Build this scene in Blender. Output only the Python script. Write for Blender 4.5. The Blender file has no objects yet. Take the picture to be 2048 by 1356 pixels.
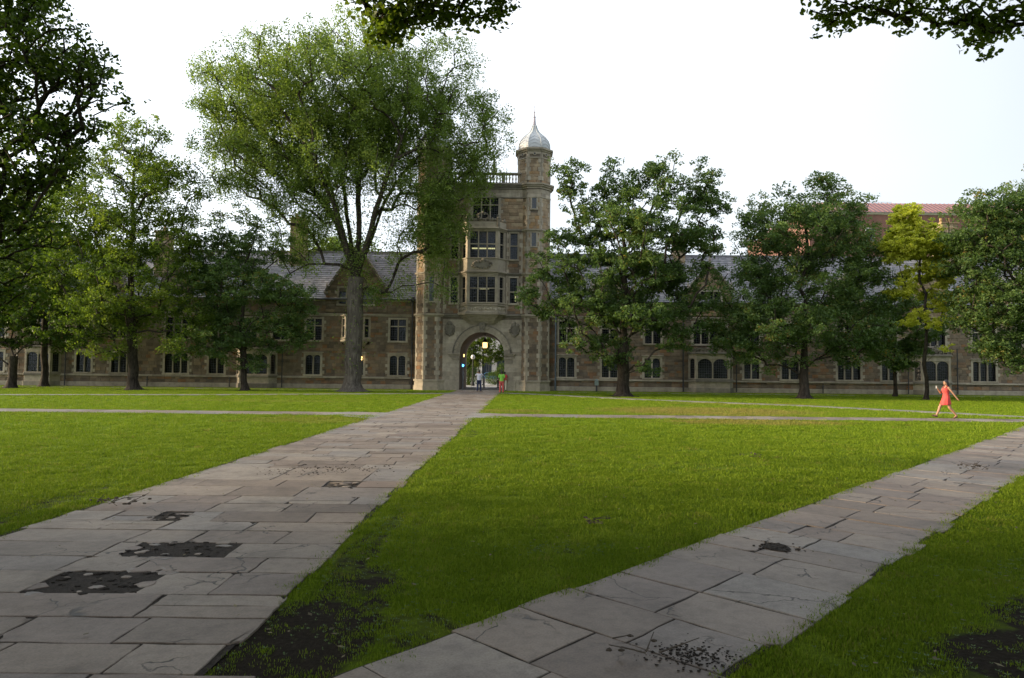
import bpy, bmesh, math, random
import numpy as np
from mathutils import Vector, Matrix, Euler, noise

rng = np.random.default_rng(7)
random.seed(7)
S = bpy.context.scene
COL = S.collection
D = bpy.data
rad = math.radians

# ------------------------------------------------------------------ camera
FPX = 1365.33                      # focal length in pixels of the 2048 wide photograph
EYE = Vector((0, 0, 2.0))
cd = D.cameras.new('camera'); cam = D.objects.new('camera', cd); COL.objects.link(cam)
cd.sensor_width = 36; cd.lens = 24; cd.clip_start = 0.1; cd.clip_end = 2000
ROT = Euler((rad(90 + 2.47), 0, 0)).to_matrix() @ Matrix.Rotation(rad(0.6), 3, 'Z')
cam.matrix_world = Matrix.Translation(EYE) @ ROT.to_4x4()
S.camera = cam

# ------------------------------------------------------------------ world, sun, exposure
SUN_AZ, SUN_EL = -90.5, 9.0       # degrees clockwise from +Y, degrees up
w = D.worlds.new('World'); S.world = w; w.use_nodes = True
wn = w.node_tree; bg = wn.nodes['Background']
sky = wn.nodes.new('ShaderNodeTexSky'); sky.sky_type = 'NISHITA'; sky.sun_disc = False
sky.sun_elevation = rad(SUN_EL); sky.sun_rotation = rad(SUN_AZ)
sky.air_density = 1.0; sky.dust_density = 3.2; sky.ozone_density = 1.6; sky.altitude = 200
# thin bright overcast drawn over the clear sky: broken enough to let some blue through
tc = wn.nodes.new('ShaderNodeTexCoord'); cn = wn.nodes.new('ShaderNodeTexNoise'); cn.inputs['Scale'].default_value = 1.1; cn.inputs['Detail'].default_value = 4
wn.links.new(tc.outputs['Generated'], cn.inputs['Vector'])
cr_ = wn.nodes.new('ShaderNodeValToRGB'); cr_.color_ramp.elements[0].position = .35; cr_.color_ramp.elements[0].color = (.50,.50,.50,1); cr_.color_ramp.elements[1].position = .7; cr_.color_ramp.elements[1].color = (.80,.80,.80,1)
wn.links.new(cn.outputs['Fac'], cr_.inputs[0])
cm = wn.nodes.new('ShaderNodeMix'); cm.data_type = 'RGBA'; 
sd_ = wn.nodes.new('ShaderNodeVectorMath'); sd_.operation = 'DOT_PRODUCT'; sd_.inputs[1].default_value = (math.sin(rad(SUN_AZ)), math.cos(rad(SUN_AZ)), .16)
wn.links.new(tc.outputs['Generated'], sd_.inputs[0])
sm_ = wn.nodes.new('ShaderNodeMath'); sm_.operation = 'MULTIPLY_ADD'; sm_.inputs[1].default_value = .40; sm_.inputs[2].default_value = .68   # cloud is brighter towards the sun
wn.links.new(sd_.outputs['Value'], sm_.inputs[0])
sc_ = wn.nodes.new('ShaderNodeVectorMath'); sc_.operation = 'SCALE'; sc_.inputs[0].default_value = (7.4,7.7,8.1); wn.links.new(sm_.outputs[0], sc_.inputs['Scale'])
wn.links.new(sc_.outputs[0], cm.inputs[7])
wn.links.new(cr_.outputs[0], cm.inputs[0]); wn.links.new(sky.outputs[0], cm.inputs[6]); wn.links.new(cm.outputs[2], bg.inputs[0]); bg.inputs[1].default_value = 0.12
sl = D.lights.new('sun', 'SUN'); sun = D.objects.new('sun', sl); COL.objects.link(sun)
sl.energy = 3.2; sl.angle = rad(4); sl.color = (1.0, 0.80, 0.54)
sdir = Vector((math.sin(rad(SUN_AZ)) * math.cos(rad(SUN_EL)), math.cos(rad(SUN_AZ)) * math.cos(rad(SUN_EL)), math.sin(rad(SUN_EL))))
sun.rotation_euler = sdir.to_track_quat('Z', 'Y').to_euler()
sun.location = (-40, 20, 30)
S.view_settings.view_transform = 'Standard'; S.view_settings.look = 'None'
S.view_settings.gamma = 1; S.view_settings.use_curve_mapping = False
S.view_settings.exposure = 1.36
S.render.engine = 'CYCLES'
S.cycles.max_bounces = 6; S.cycles.diffuse_bounces = 3; S.cycles.glossy_bounces = 2
S.cycles.transmission_bounces = 3; S.cycles.transparent_max_bounces = 12

# ------------------------------------------------------------------ helpers
def at(px, py, Y):
    d = ROT @ Vector(((px - 1024) / FPX, -(py - 678) / FPX, -1))
    return EYE + d * (Y / d.y)
def gnd(px, py, z=0.0):
    d = ROT @ Vector(((px - 1024) / FPX, -(py - 678) / FPX, -1))
    return EYE + d * ((z - EYE.z) / d.z)

def tag(o, label=None, cat=None, group=None, kind=None):
    if label: o['label'] = label
    if cat: o['category'] = cat
    if group: o['group'] = group
    if kind: o['kind'] = kind
    return o
def empty(name, loc, rz=0, parent=None):
    o = D.objects.new(name, None); COL.objects.link(o)
    o.location = loc; o.rotation_euler = (0, 0, rz); o.empty_display_size = 0.3
    if parent: o.parent = parent
    return o
def link(name, me, mat=None, parent=None, smooth=False):
    o = D.objects.new(name, me); COL.objects.link(o)
    if mat and not me.materials: me.materials.append(mat)
    if parent: set_parent(o, parent)
    if smooth: me.polygons.foreach_set('use_smooth', [True] * len(me.polygons))
    return o
def chain_matrix(o):
    m = Matrix.LocRotScale(o.location, o.rotation_euler, o.scale)
    m = (o.matrix_parent_inverse @ m) if o.parent else m
    return chain_matrix(o.parent) @ m if o.parent else m
def set_parent(o, parent):
    o.parent = parent
    o.matrix_parent_inverse = chain_matrix(parent).inverted()   # geometry below is given in world coordinates

class MB:
    """collects geometry in world coordinates; build() links it as one mesh object"""
    def __init__(s): s.v = []; s.f = []; s.t = []
    def add(s, vs, fs, t=0.5):
        n = len(s.v); s.v.extend(vs)
        for f in fs: s.f.append([n + i for i in f]); s.t.append(t)
    def box(s, x0, x1, y0, y1, z0, z1, t=0.5):
        s.add([(x0,y0,z0),(x1,y0,z0),(x1,y1,z0),(x0,y1,z0),(x0,y0,z1),(x1,y0,z1),(x1,y1,z1),(x0,y1,z1)],
              [(0,3,2,1),(4,5,6,7),(0,1,5,4),(1,2,6,5),(2,3,7,6),(3,0,4,7)], t)
    def fbox(s, F, u0, u1, z0, z1, d0, d1, t=0.5, bev=0.0):
        """box on a wall frame; d0 back, d1 front distance out of the wall"""
        P = F.p
        if bev <= 0:
            s.add([P(u0,z0,d1),P(u1,z0,d1),P(u1,z1,d1),P(u0,z1,d1),P(u0,z0,d0),P(u1,z0,d0),P(u1,z1,d0),P(u0,z1,d0)],
                  [(0,1,2,3),(5,4,7,6),(4,5,1,0),(1,5,6,2),(3,2,6,7),(4,0,3,7)], t)
        else:
            b = min(bev, (u1-u0)*.3, (z1-z0)*.3); dm = d1 - b * .8
            s.add([P(u0+b,z0+b,d1),P(u1-b,z0+b,d1),P(u1-b,z1-b,d1),P(u0+b,z1-b,d1),
                   P(u0,z0,dm),P(u1,z0,dm),P(u1,z1,dm),P(u0,z1,dm),P(u0,z0,d0),P(u1,z0,d0),P(u1,z1,d0),P(u0,z1,d0)],
                  [(0,1,2,3),(4,5,1,0),(5,6,2,1),(6,7,3,2),(7,4,0,3),(8,9,5,4),(9,10,6,5),(10,11,7,6),(11,8,4,7)], t)
    def tube(s, a, b, r0, r1, n=6, t=0.5, caps=True):
        a, b = Vector(a), Vector(b); d = (b - a)
        if d.length < 1e-6: return
        d.normalize(); x = d.orthogonal().normalized(); y = d.cross(x)
        vs = []
        for p, r in ((a, r0), (b, r1)):
            for k in range(n):
                q = 2*math.pi*k/n; vs.append(tuple(p + x*(r*math.cos(q)) + y*(r*math.sin(q))))
        fs = [(k, (k+1)%n, n+(k+1)%n, n+k) for k in range(n)]
        if caps: fs += [tuple(range(n-1,-1,-1)), tuple(range(n, 2*n))]
        s.add(vs, fs, t)
    def lathe(s, c, prof, n=12, t=0.5, ph=0.0):
        vs = []; fs = []
        for r, z in prof:
            for k in range(n):
                q = ph + 2*math.pi*k/n; vs.append((c[0]+r*math.cos(q), c[1]+r*math.sin(q), c[2]+z))
        m = len(prof)
        for i in range(m-1):
            for k in range(n):
                fs.append((i*n+k, i*n+(k+1)%n, (i+1)*n+(k+1)%n, (i+1)*n+k))
        fs.append(tuple(range(n-1,-1,-1))); fs.append(tuple((m-1)*n+k for k in range(n)))
        s.add(vs, fs, t)
    def blob(s, c, r, n=6, m=4, jit=0.0, t=0.5):
        r = r if hasattr(r, '__len__') else (r, r, r)
        vs = [(c[0], c[1], c[2]-r[2])]
        for i in range(1, m):
            a = -math.pi/2 + math.pi*i/m
            for k in range(n):
                q = 2*math.pi*k/n; j = 1 + random.uniform(-jit, jit)
                vs.append((c[0]+r[0]*j*math.cos(a)*math.cos(q), c[1]+r[1]*j*math.cos(a)*math.sin(q), c[2]+r[2]*j*math.sin(a)))
        vs.append((c[0], c[1], c[2]+r[2])); L = len(vs)-1
        fs = [(0, 1+(k+1)%n, 1+k) for k in range(n)]
        for i in range(m-2):
            for k in range(n):
                a0 = 1+i*n; fs.append((a0+k, a0+(k+1)%n, a0+n+(k+1)%n, a0+n+k))
        a0 = 1+(m-2)*n; fs += [(a0+k, a0+(k+1)%n, L) for k in range(n)]
        s.add(vs, fs, t)
    def prism(s, poly, F, d0, d1, t=0.5):
        """poly = (u,z) outline on a frame, extruded from d0 to d1"""
        n = len(poly)
        vs = [F.p(u, z, d1) for u, z in poly] + [F.p(u, z, d0) for u, z in poly]
        fs = [tuple(range(n)), tuple(range(2*n-1, n-1, -1))] + [(n+i, n+(i+1)%n, (i+1)%n, i) for i in range(n)]
        s.add(vs, fs, t)
    def mesh(s, name):
        me = D.meshes.new(name); me.from_pydata(s.v, [], s.f)
        a = me.attributes.new('tint', 'FLOAT', 'FACE'); a.data.foreach_set('value', np.array(s.t, dtype=np.float32))
        return me
    def build(s, name, mat, parent=None, smooth=False, kind=None):
        if not s.f: return None
        o = link(name, s.mesh(name), mat, parent, smooth)
        if kind: o['kind'] = kind
        return o

class Frame:
    """a vertical wall plane: origin, horizontal unit direction, outward normal to the right-hand viewer side"""
    def __init__(s, ox, oy, ux=1.0, uy=0.0):
        L = math.hypot(ux, uy); s.o = (ox, oy); s.u = (ux/L, uy/L); s.n = (uy/L, -ux/L)
        s.ang = math.atan2(s.u[1], s.u[0])
    def p(s, u, z, d):
        return (s.o[0]+s.u[0]*u+s.n[0]*d, s.o[1]+s.u[1]*u+s.n[1]*d, z)

# ------------------------------------------------------------------ materials
def mat_new(name):
    m = D.materials.new(name); m.use_nodes = True
    return m, m.node_tree, m.node_tree.nodes['Principled BSDF']
def nd(nt, typ, **kw):
    n = nt.nodes.new(typ)
    for k, v in kw.items():
        if k == 'ins':
            for a, b in v.items(): n.inputs[a].default_value = b
        else: setattr(n, k, v)
    return n
def ramp(nt, fac, stops, interp='LINEAR'):
    r = nt.nodes.new('ShaderNodeValToRGB'); r.color_ramp.interpolation = interp
    e = r.color_ramp.elements
    while len(e) < len(stops): e.new(0.5)
    for i, (p, c) in enumerate(stops):
        e[i].position = p; e[i].color = (*c, 1) if len(c) == 3 else c
    nt.links.new(fac, r.inputs[0]); return r.outputs[0]
def pos(nt, scale=(1,1,1)):
    g = nt.nodes.new('ShaderNodeNewGeometry'); m = nt.nodes.new('ShaderNodeMapping')
    m.inputs['Scale'].default_value = scale; nt.links.new(g.outputs['Position'], m.inputs[0]); return m.outputs[0]
def noi(nt, vec, scale, detail=4, rough=0.55, dist=0.0):
    n = nd(nt, 'ShaderNodeTexNoise', ins={'Scale': scale, 'Detail': detail, 'Roughness': rough, 'Distortion': dist})
    nt.links.new(vec, n.inputs['Vector']); return n.outputs['Fac']
def mth(nt, op, a, b=None, clamp=False):
    n = nt.nodes.new('ShaderNodeMath'); n.operation = op; n.use_clamp = clamp
    for i, v in enumerate((a, b)):
        if v is None: continue
        if isinstance(v, (int, float)): n.inputs[i].default_value = v
        else: nt.links.new(v, n.inputs[i])
    return n.outputs[0]
def mix(nt, fac, a, b, mode='MIX'):
    n = nt.nodes.new('ShaderNodeMix'); n.data_type = 'RGBA'; n.blend_type = mode
    if isinstance(fac, (int, float)): n.inputs[0].default_value = fac
    else: nt.links.new(fac, n.inputs[0])
    for i, v in ((6, a), (7, b)):
        if isinstance(v, tuple): n.inputs[i].default_value = (*v, 1) if len(v) == 3 else v
        else: nt.links.new(v, n.inputs[i])
    return n.outputs[2]
def bump(nt, b, h, strength=0.4, dist=0.02):
    n = nd(nt, 'ShaderNodeBump', ins={'Strength': strength, 'Distance': dist})
    nt.links.new(h, n.inputs['Height']); nt.links.new(n.outputs[0], b.inputs['Normal'])
def attr(nt, name, typ='GEOMETRY'):
    n = nt.nodes.new('ShaderNodeAttribute'); n.attribute_name = name; n.attribute_type = typ
    return n.outputs['Fac']

def stone_mat(name, stops, grime=0.35, rough=0.9):
    m, nt, b = mat_new(name)
    t = attr(nt, 'tint'); P = pos(nt)
    c = ramp(nt, t, stops)
    n1 = noi(nt, P, 2.2, 6, .65); n2 = noi(nt, pos(nt, (1,1,.35)), .55, 5, .6); n3 = noi(nt, P, 14, 3)
    c = mix(nt, .75, c, ramp(nt, n1, [(.25, (.5,.48,.46)), (.5, (.95,.95,.95)), (.8, (1.35,1.28,1.2))]), 'MULTIPLY')
    c = mix(nt, grime, c, ramp(nt, n2, [(.35, (.42,.42,.42)), (.6, (1.1,1.1,1.1))]), 'MULTIPLY')
    nt.links.new(c, b.inputs['Base Color']); b.inputs['Roughness'].default_value = rough
    bump(nt, b, mth(nt, 'ADD', n1, mth(nt, 'MULTIPLY', n3, .5)), .6, .03)
    return m
M = {}
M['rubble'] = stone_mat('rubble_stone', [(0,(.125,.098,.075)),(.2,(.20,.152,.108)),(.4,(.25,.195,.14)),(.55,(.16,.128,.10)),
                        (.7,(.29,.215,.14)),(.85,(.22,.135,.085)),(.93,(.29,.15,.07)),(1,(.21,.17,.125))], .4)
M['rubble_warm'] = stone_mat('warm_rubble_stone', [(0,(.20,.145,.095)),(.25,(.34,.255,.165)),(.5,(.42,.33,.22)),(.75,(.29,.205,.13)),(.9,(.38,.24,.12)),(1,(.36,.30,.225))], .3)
M['lime'] = stone_mat('limestone', [(0,(.30,.258,.20)),(.5,(.395,.345,.27)),(1,(.47,.415,.33))], .42, .85)
M['lime_dark'] = stone_mat('weathered_limestone', [(0,(.16,.145,.12)),(.5,(.24,.215,.175)),(1,(.33,.29,.235))], .6, .9)
M['mortar'] = stone_mat('mortar', [(0,(.14,.115,.09)),(1,(.17,.14,.11))], .3)
M['slate'] = stone_mat('slate', [(0,(.15,.15,.165)),(.3,(.215,.215,.235)),(.6,(.265,.26,.28)),(.8,(.19,.175,.185)),(1,(.31,.30,.315))], .35, .55)
M['brick'] = stone_mat('far_brick', [(0,(.17,.085,.07)),(1,(.22,.11,.09))], .2)
M['pale_wall'] = stone_mat('pale_wall', [(0,(.55,.53,.48)),(1,(.6,.58,.54))], .15)
M['flag'] = None
def simple(name, col, rough=.6, metal=0, emit=None, es=0, nscale=6, var=.25):
    m, nt, b = mat_new(name)
    n1 = noi(nt, pos(nt), nscale, 4)
    lo = tuple(c*(1-var) for c in col); hi = tuple(min(1, c*(1+var)) for c in col)
    nt.links.new(ramp(nt, n1, [(.3, lo), (.7, hi)]), b.inputs['Base Color'])
    b.inputs['Roughness'].default_value = rough; b.inputs['Metallic'].default_value = metal
    if emit: b.inputs['Emission Color'].default_value = (*emit, 1); b.inputs['Emission Strength'].default_value = es
    return m
M['lead'] = simple('window_lead', (.07,.07,.075), .6)
M['iron'] = simple('black_iron', (.03,.032,.035), .5, .4)
M['pipe'] = simple('grey_downpipe', (.12,.15,.18), .5, .3)
M['pipe_dark'] = simple('dark_downpipe', (.05,.05,.055), .5, .3)
M['dome'] = simple('dome_lead_sheet', (.47,.49,.50), .45, .1, nscale=1.5, var=.1)
M['spire'] = simple('spire_metal', (.30,.28,.32), .5, .3)
M['redroof'] = simple('red_metal_roof', (.27,.145,.145), .5, .1, nscale=.3, var=.08)
M['room'] = simple('dim_room_plaster', (.10,.085,.07), .9)
M['blind'] = simple('window_blind', (.5,.5,.48), .8)
M['lamp_glow'] = simple('glowing_lamp', (.9,.7,.4), .5, 0, (1.0,.62,.22), 1.3)
M['lamp_warm'] = simple('ceiling_lamp_tube', (.9,.7,.4), .5, 0, (1.0,.66,.25), 3.0)
M['lamp_blue'] = simple('blue_light', (.1,.3,.8), .5, 0, (.08,.42,1.0), 2.5)
M['lamp_globe'] = simple('white_globe', (.8,.8,.78), .3)
M['shirt_white'] = simple('white_shirt', (.62,.62,.70), .9, var=.08)
M['jeans'] = simple('dark_jeans', (.02,.03,.07), .9)
M['shirt_green'] = simple('green_shirt', (.20,.48,.06), .9, var=.08)
M['trousers_red'] = simple('red_trousers', (.46,.09,.08), .9, var=.1)
M['coral'] = simple('coral_dress', (.52,.06,.055), .85, var=.1)
M['skin'] = simple('skin', (.36,.19,.12), .6, var=.06)
M['skin_dark'] = simple('dark_skin', (.13,.07,.045), .6, var=.06)
M['hair'] = simple('dark_hair', (.012,.01,.012), .5)
M['cream'] = simple('cream_cloth', (.6,.55,.45), .9, var=.08)
M['shoe'] = simple('brown_shoe', (.10,.05,.035), .7)
M['rubber'] = simple('rubber', (.02,.02,.02), .8)
M['car_blue'] = simple('blue_car_paint', (.12,.25,.42), .3, .2)
M['post_grey'] = simple('grey_post', (.35,.36,.38), .6)
M['box_green'] = simple('grey_green_box', (.22,.27,.25), .6)
M['concrete'] = simple('concrete', (.42,.40,.37), .9, nscale=1.2, var=.12)
M['path_plain'] = simple('narrow_path_paving', (.22,.205,.185), .9, nscale=2.5, var=.22)
M['twig'] = simple('dead_twig', (.07,.055,.04), .9)
M['dead_leaf'] = simple('fallen_leaf', (.20,.17,.09), .8, nscale=3, var=.6)

def glass_mat():
    m, nt, b = mat_new('window_glass'); nt.nodes.remove(b)
    out = nt.nodes['Material Output']
    tr = nd(nt, 'ShaderNodeBsdfTransparent'); tr.inputs[0].default_value = (.30,.36,.40,1)
    gl = nd(nt, 'ShaderNodeBsdfGlossy'); gl.inputs['Roughness'].default_value = .08; gl.inputs[0].default_value = (.75,.8,.9,1)
    fr = nd(nt, 'ShaderNodeFresnel'); fr.inputs[0].default_value = 1.5
    bp = nd(nt, 'ShaderNodeBump', ins={'Strength': .5, 'Distance': .02})
    nt.links.new(noi(nt, pos(nt), 5, 2), bp.inputs['Height']); nt.links.new(bp.outputs[0], gl.inputs['Normal'])
    mx = nt.nodes.new('ShaderNodeMixShader')
    nt.links.new(mth(nt, 'MULTIPLY', fr.outputs[0], .6), mx.inputs[0]); nt.links.new(tr.outputs[0], mx.inputs[1]); nt.links.new(gl.outputs[0], mx.inputs[2])
    nt.links.new(mx.outputs[0], out.inputs[0]); return m
M['glass'] = glass_mat()
M['slitglass'] = simple('dark_slit_glass', (.03,.04,.05), .12, nscale=2)

def flag_mat():
    m, nt, b = mat_new('flagstone'); P = pos(nt)
    t = attr(nt, 'tint')
    c = ramp(nt, t, [(0,(.19,.148,.118)),(.2,(.265,.212,.170)),(.4,(.31,.257,.210)),(.6,(.225,.172,.140)),(.8,(.255,.232,.215)),(1,(.345,.292,.240))])
    n1 = noi(nt, P, 1.3, 7, .65); n2 = noi(nt, P, 9, 5, .6); n3 = noi(nt, P, 60, 3)
    c = mix(nt, .8, c, ramp(nt, n1, [(.3,(.5,.47,.44)),(.5,(.98,.97,.96)),(.75,(1.22,1.2,1.16))]), 'MULTIPLY')
    c = mix(nt, .5, c, ramp(nt, n2, [(.3,(.6,.6,.6)),(.55,(1.1,1.1,1.1))]), 'MULTIPLY')
    c = mix(nt, .35, c, ramp(nt, n3, [(.35,(.55,.55,.55)),(.6,(1.2,1.2,1.2))]), 'MULTIPLY')
    # hairline cracks
    v = nd(nt, 'ShaderNodeTexVoronoi', feature='DISTANCE_TO_EDGE', ins={'Scale': 1.1})
    dn = nd(nt, 'ShaderNodeTexNoise', ins={'Scale': 2.2, 'Detail': 4}); nt.links.new(P, dn.inputs['Vector'])
    wv = nt.nodes.new('ShaderNodeVectorMath'); wv.operation = 'MULTIPLY_ADD'
    wv.inputs[1].default_value = (.8,.8,0); nt.links.new(dn.outputs['Color'], wv.inputs[0]); nt.links.new(P, wv.inputs[2])
    nt.links.new(wv.outputs[0], v.inputs['Vector'])
    gate = ramp(nt, noi(nt, P, .9, 2), [(.50,(0,0,0)),(.56,(1,1,1))])
    crack = mth(nt, 'MULTIPLY', ramp(nt, v.outputs['Distance'], [(.004,(1,1,1)),(.012,(0,0,0))]), gate)
    c = mix(nt, crack, c, (.06,.052,.045))
    nt.links.new(c, b.inputs['Base Color']); b.inputs['Roughness'].default_value = .5
    h = mth(nt, 'SUBTRACT', mth(nt, 'ADD', mth(nt, 'MULTIPLY', n1, 1.2), mth(nt, 'MULTIPLY', n2, .6)), crack)
    bump(nt, b, mth(nt, 'ADD', h, mth(nt, 'MULTIPLY', n3, .15)), .5, .02)
    return m
M['flag'] = flag_mat()

# soil and dry patches of the lawn: (x, y, radius x, radius y, strength)
SOIL = [(-1.55,5.1,.6,.9,.95),(-1.35,6.2,.42,.8,.75),(-1.6,7.4,.22,1.1,.7),(-.75,5.3,.4,.4,.6),(.5,7.6,.4,.2,.45),(-1.5,8.8,.14,.8,.6),
        (4.1,4.9,1.1,.6,1.0),(5.0,5.5,1.1,.8,1.0),(5.4,6.9,.7,.4,.5),(3.2,4.6,.6,.3,.6),(-6.6,10.2,.25,1.2,.6),(-6.6,8.5,.3,1.0,.6),(-1.2,21,.22,1.5,.6)]
for px, py, r in ((703,783,1.9),(267,780,1.6),(20,776,1.5),(490,781,1.2),(1245,793,1.6),(1608,797,1.4),(1852,800,1.0)):
    g = gnd(px, py); SOIL.append((g.x, g.y, r, r*.9, .95))
DRY = [(9.5,33.5,4.8,3.2,.8),(9.5,26.6,3.4,1.3,.75),(-5.6,52,3.5,1.4,.5),(14,41,4.5,1.5,.35),(-7.4,25.5,2.4,1.2,.4),(-.6,32,2.2,1.2,.5),(-14,39,5,1.0,.3)]
def ell_sum(x, y, L):
    s = 0.0
    for ex, ey, rx, ry, k in L:
        q = ((x-ex)/rx)**2 + ((y-ey)/ry)**2
        s = np.maximum(s, k*np.clip(1.6 - q, 0, 1))
    return s
def ell_nodes(nt, L):
    g = nt.nodes.new('ShaderNodeNewGeometry'); acc = None
    for ex, ey, rx, ry, k in L:
        m = nt.nodes.new('ShaderNodeVectorMath'); m.operation = 'SUBTRACT'; m.inputs[1].default_value = (ex, ey, 0)
        nt.links.new(g.outputs['Position'], m.inputs[0])
        q = nt.nodes.new('ShaderNodeVectorMath'); q.operation = 'MULTIPLY'; q.inputs[1].default_value = (1/rx, 1/ry, 0)
        nt.links.new(m.outputs[0], q.inputs[0])
        d = nt.nodes.new('ShaderNodeVectorMath'); d.operation = 'DOT_PRODUCT'
        nt.links.new(q.outputs[0], d.inputs[0]); nt.links.new(q.outputs[0], d.inputs[1])
        v = mth(nt, 'MULTIPLY', mth(nt, 'SUBTRACT', 1.6, d.outputs['Value'], True), k)
        acc = v if acc is None else mth(nt, 'MAXIMUM', acc, v)
    return acc
def lawn_mat():
    m, nt, b = mat_new('lawn'); P = pos(nt)
    n1 = noi(nt, P, .35, 5, .6); n2 = noi(nt, P, 3.5, 6, .7); n3 = noi(nt, P, 28, 4, .7)
    c = ramp(nt, n1, [(.3,(.105,.175,.008)),(.55,(.155,.225,.011)),(.75,(.195,.25,.018))])
    c = mix(nt, .6, c, ramp(nt, n2, [(.3,(.55,.6,.5)),(.6,(1.15,1.12,1.1))]), 'MULTIPLY')
    c = mix(nt, .7, c, ramp(nt, n3, [(.3,(.35,.4,.3)),(.65,(1.35,1.3,1.2))]), 'MULTIPLY')
    dry = mth(nt, 'MULTIPLY', ell_nodes(nt, DRY), mth(nt, 'ADD', mth(nt, 'MULTIPLY', n2, 1.4), -.1), True)
    c = mix(nt, dry, c, (.26,.20,.06))
    s = mth(nt, 'ADD', ell_nodes(nt, SOIL), mth(nt, 'MULTIPLY', mth(nt, 'SUBTRACT', n2, .5), 1.6))
    soilc = ramp(nt, noi(nt, P, 22, 5, .7), [(.3,(.014,.011,.008)),(.55,(.030,.024,.017)),(.8,(.065,.052,.04))])
    c = mix(nt, ramp(nt, s, [(.42,(0,0,0)),(.78,(1,1,1))]), c, soilc)
    nt.links.new(c, b.inputs['Base Color']); b.inputs['Roughness'].default_value = .95; b.inputs['Specular IOR Level'].default_value = .1
    bump(nt, b, mth(nt, 'ADD', n2, n3), .7, .04)
    return m
M['lawn'] = lawn_mat()
def blade_mat():
    m, nt, b = mat_new('grass_blade')
    t = attr(nt, 'tint'); iv = attr(nt, 'gv', 'INSTANCER'); dr = attr(nt, 'gd', 'INSTANCER')
    c = ramp(nt, mth(nt, 'ADD', mth(nt, 'MULTIPLY', t, .5), mth(nt, 'MULTIPLY', iv, .5)), [(.1,(.10,.17,.008)),(.5,(.175,.265,.014)),(.9,(.26,.32,.03))])
    c = mix(nt, dr, c, (.30,.23,.075))
    nt.links.new(c, b.inputs['Base Color']); b.inputs['Roughness'].default_value = .7; b.inputs['Specular IOR Level'].default_value = .15
    tl = nt.nodes.new('ShaderNodeBsdfTranslucent'); nt.links.new(c, tl.inputs[0])
    mx = nt.nodes.new('ShaderNodeMixShader'); mx.inputs[0].default_value = .35
    nt.links.new(b.outputs[0], mx.inputs[1]); nt.links.new(tl.outputs[0], mx.inputs[2]); nt.links.new(mx.outputs[0], nt.nodes['Material Output'].inputs[0])
    return m
M['blade'] = blade_mat()
def soil_mat(name='dark_soil', k=1.0):
    m, nt, b = mat_new(name); P = pos(nt)
    n = noi(nt, P, 18, 6, .7)
    nt.links.new(ramp(nt, n, [(.3,(.018*k,.014*k,.011*k)),(.55,(.045*k,.035*k,.027*k)),(.8,(.09*k,.075*k,.06*k))]), b.inputs['Base Color'])
    b.inputs['Roughness'].default_value = 1; bump(nt, b, n, .9, .04); return m
M['soil'] = soil_mat(); M['pit'] = soil_mat('shaded_pit_soil', .75)  # pit: dark soil, darkened further in place of shade the shallow holes lack
def leaf_mat(name, stops, trans=.35):
    m, nt, b = mat_new(name); t = attr(nt, 'tint')
    c = ramp(nt, t, stops)
    nt.links.new(c, b.inputs['Base Color']); b.inputs['Roughness'].default_value = .5; b.inputs['Specular IOR Level'].default_value = .3
    tl = nt.nodes.new('ShaderNodeBsdfTranslucent')
    nt.links.new(mix(nt, 1.0, c, (1.5,1.55,.7), 'MULTIPLY'), tl.inputs[0])
    mx = nt.nodes.new('ShaderNodeMixShader'); mx.inputs[0].default_value = trans
    nt.links.new(b.outputs[0], mx.inputs[1]); nt.links.new(tl.outputs[0], mx.inputs[2]); nt.links.new(mx.outputs[0], nt.nodes['Material Output'].inputs[0])
    return m
M['leaf_elm'] = leaf_mat('elm_leaves', [(0,(.065,.11,.022)),(.5,(.13,.19,.045)),(1,(.21,.28,.075))], .42)
M['leaf_oak'] = leaf_mat('oak_leaves', [(0,(.050,.090,.028)),(.5,(.088,.145,.046)),(.93,(.14,.205,.068)),(1,(.22,.17,.05))], .4)
M['leaf_maple'] = leaf_mat('maple_leaves', [(0,(.058,.10,.014)),(.5,(.105,.16,.022)),(1,(.17,.22,.04))], .42)
M['leaf_yellow'] = leaf_mat('yellow_leaves', [(0,(.34,.38,.05)),(.5,(.52,.53,.09)),(1,(.56,.57,.12))], .55)
M['leaf_dark'] = leaf_mat('dark_leaves', [(0,(.034,.066,.010)),(.5,(.060,.105,.016)),(1,(.105,.15,.022))], .38)
def bark_mat(name, a, b_):
    m, nt, b = mat_new(name)
    n = noi(nt, pos(nt, (1,1,.12)), 9, 6, .7); n2 = noi(nt, pos(nt), 2, 3)
    c = mix(nt, .6, ramp(nt, n, [(.35, a), (.65, b_)]), ramp(nt, n2, [(.3,(.6,.6,.6)),(.7,(1.15,1.15,1.15))]), 'MULTIPLY')
    nt.links.new(c, b.inputs['Base Color']); b.inputs['Roughness'].default_value = .95; b.inputs['Specular IOR Level'].default_value = .15
    bump(nt, b, n, 1.0, .08); return m
M['bark'] = bark_mat('dark_bark', (.022,.018,.014), (.075,.062,.05))
M['bark_elm'] = bark_mat('grey_bark', (.05,.042,.035), (.16,.14,.115))

# ------------------------------------------------------------------ ground
TC = -2.68            # centre line of the gate tower
YT = 61.2             # front wall of the tower
YW = 62.5             # front wall of the wings
mb = MB(); mb.add([(-400,-150,0),(400,-150,0),(400,600,0),(-400,600,0)], [(0,1,2,3)])
tag(mb.build('lawn_ground', M['lawn']), 'large green lawn with bare soil patches and dry yellow patches', kind='structure')

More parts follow.
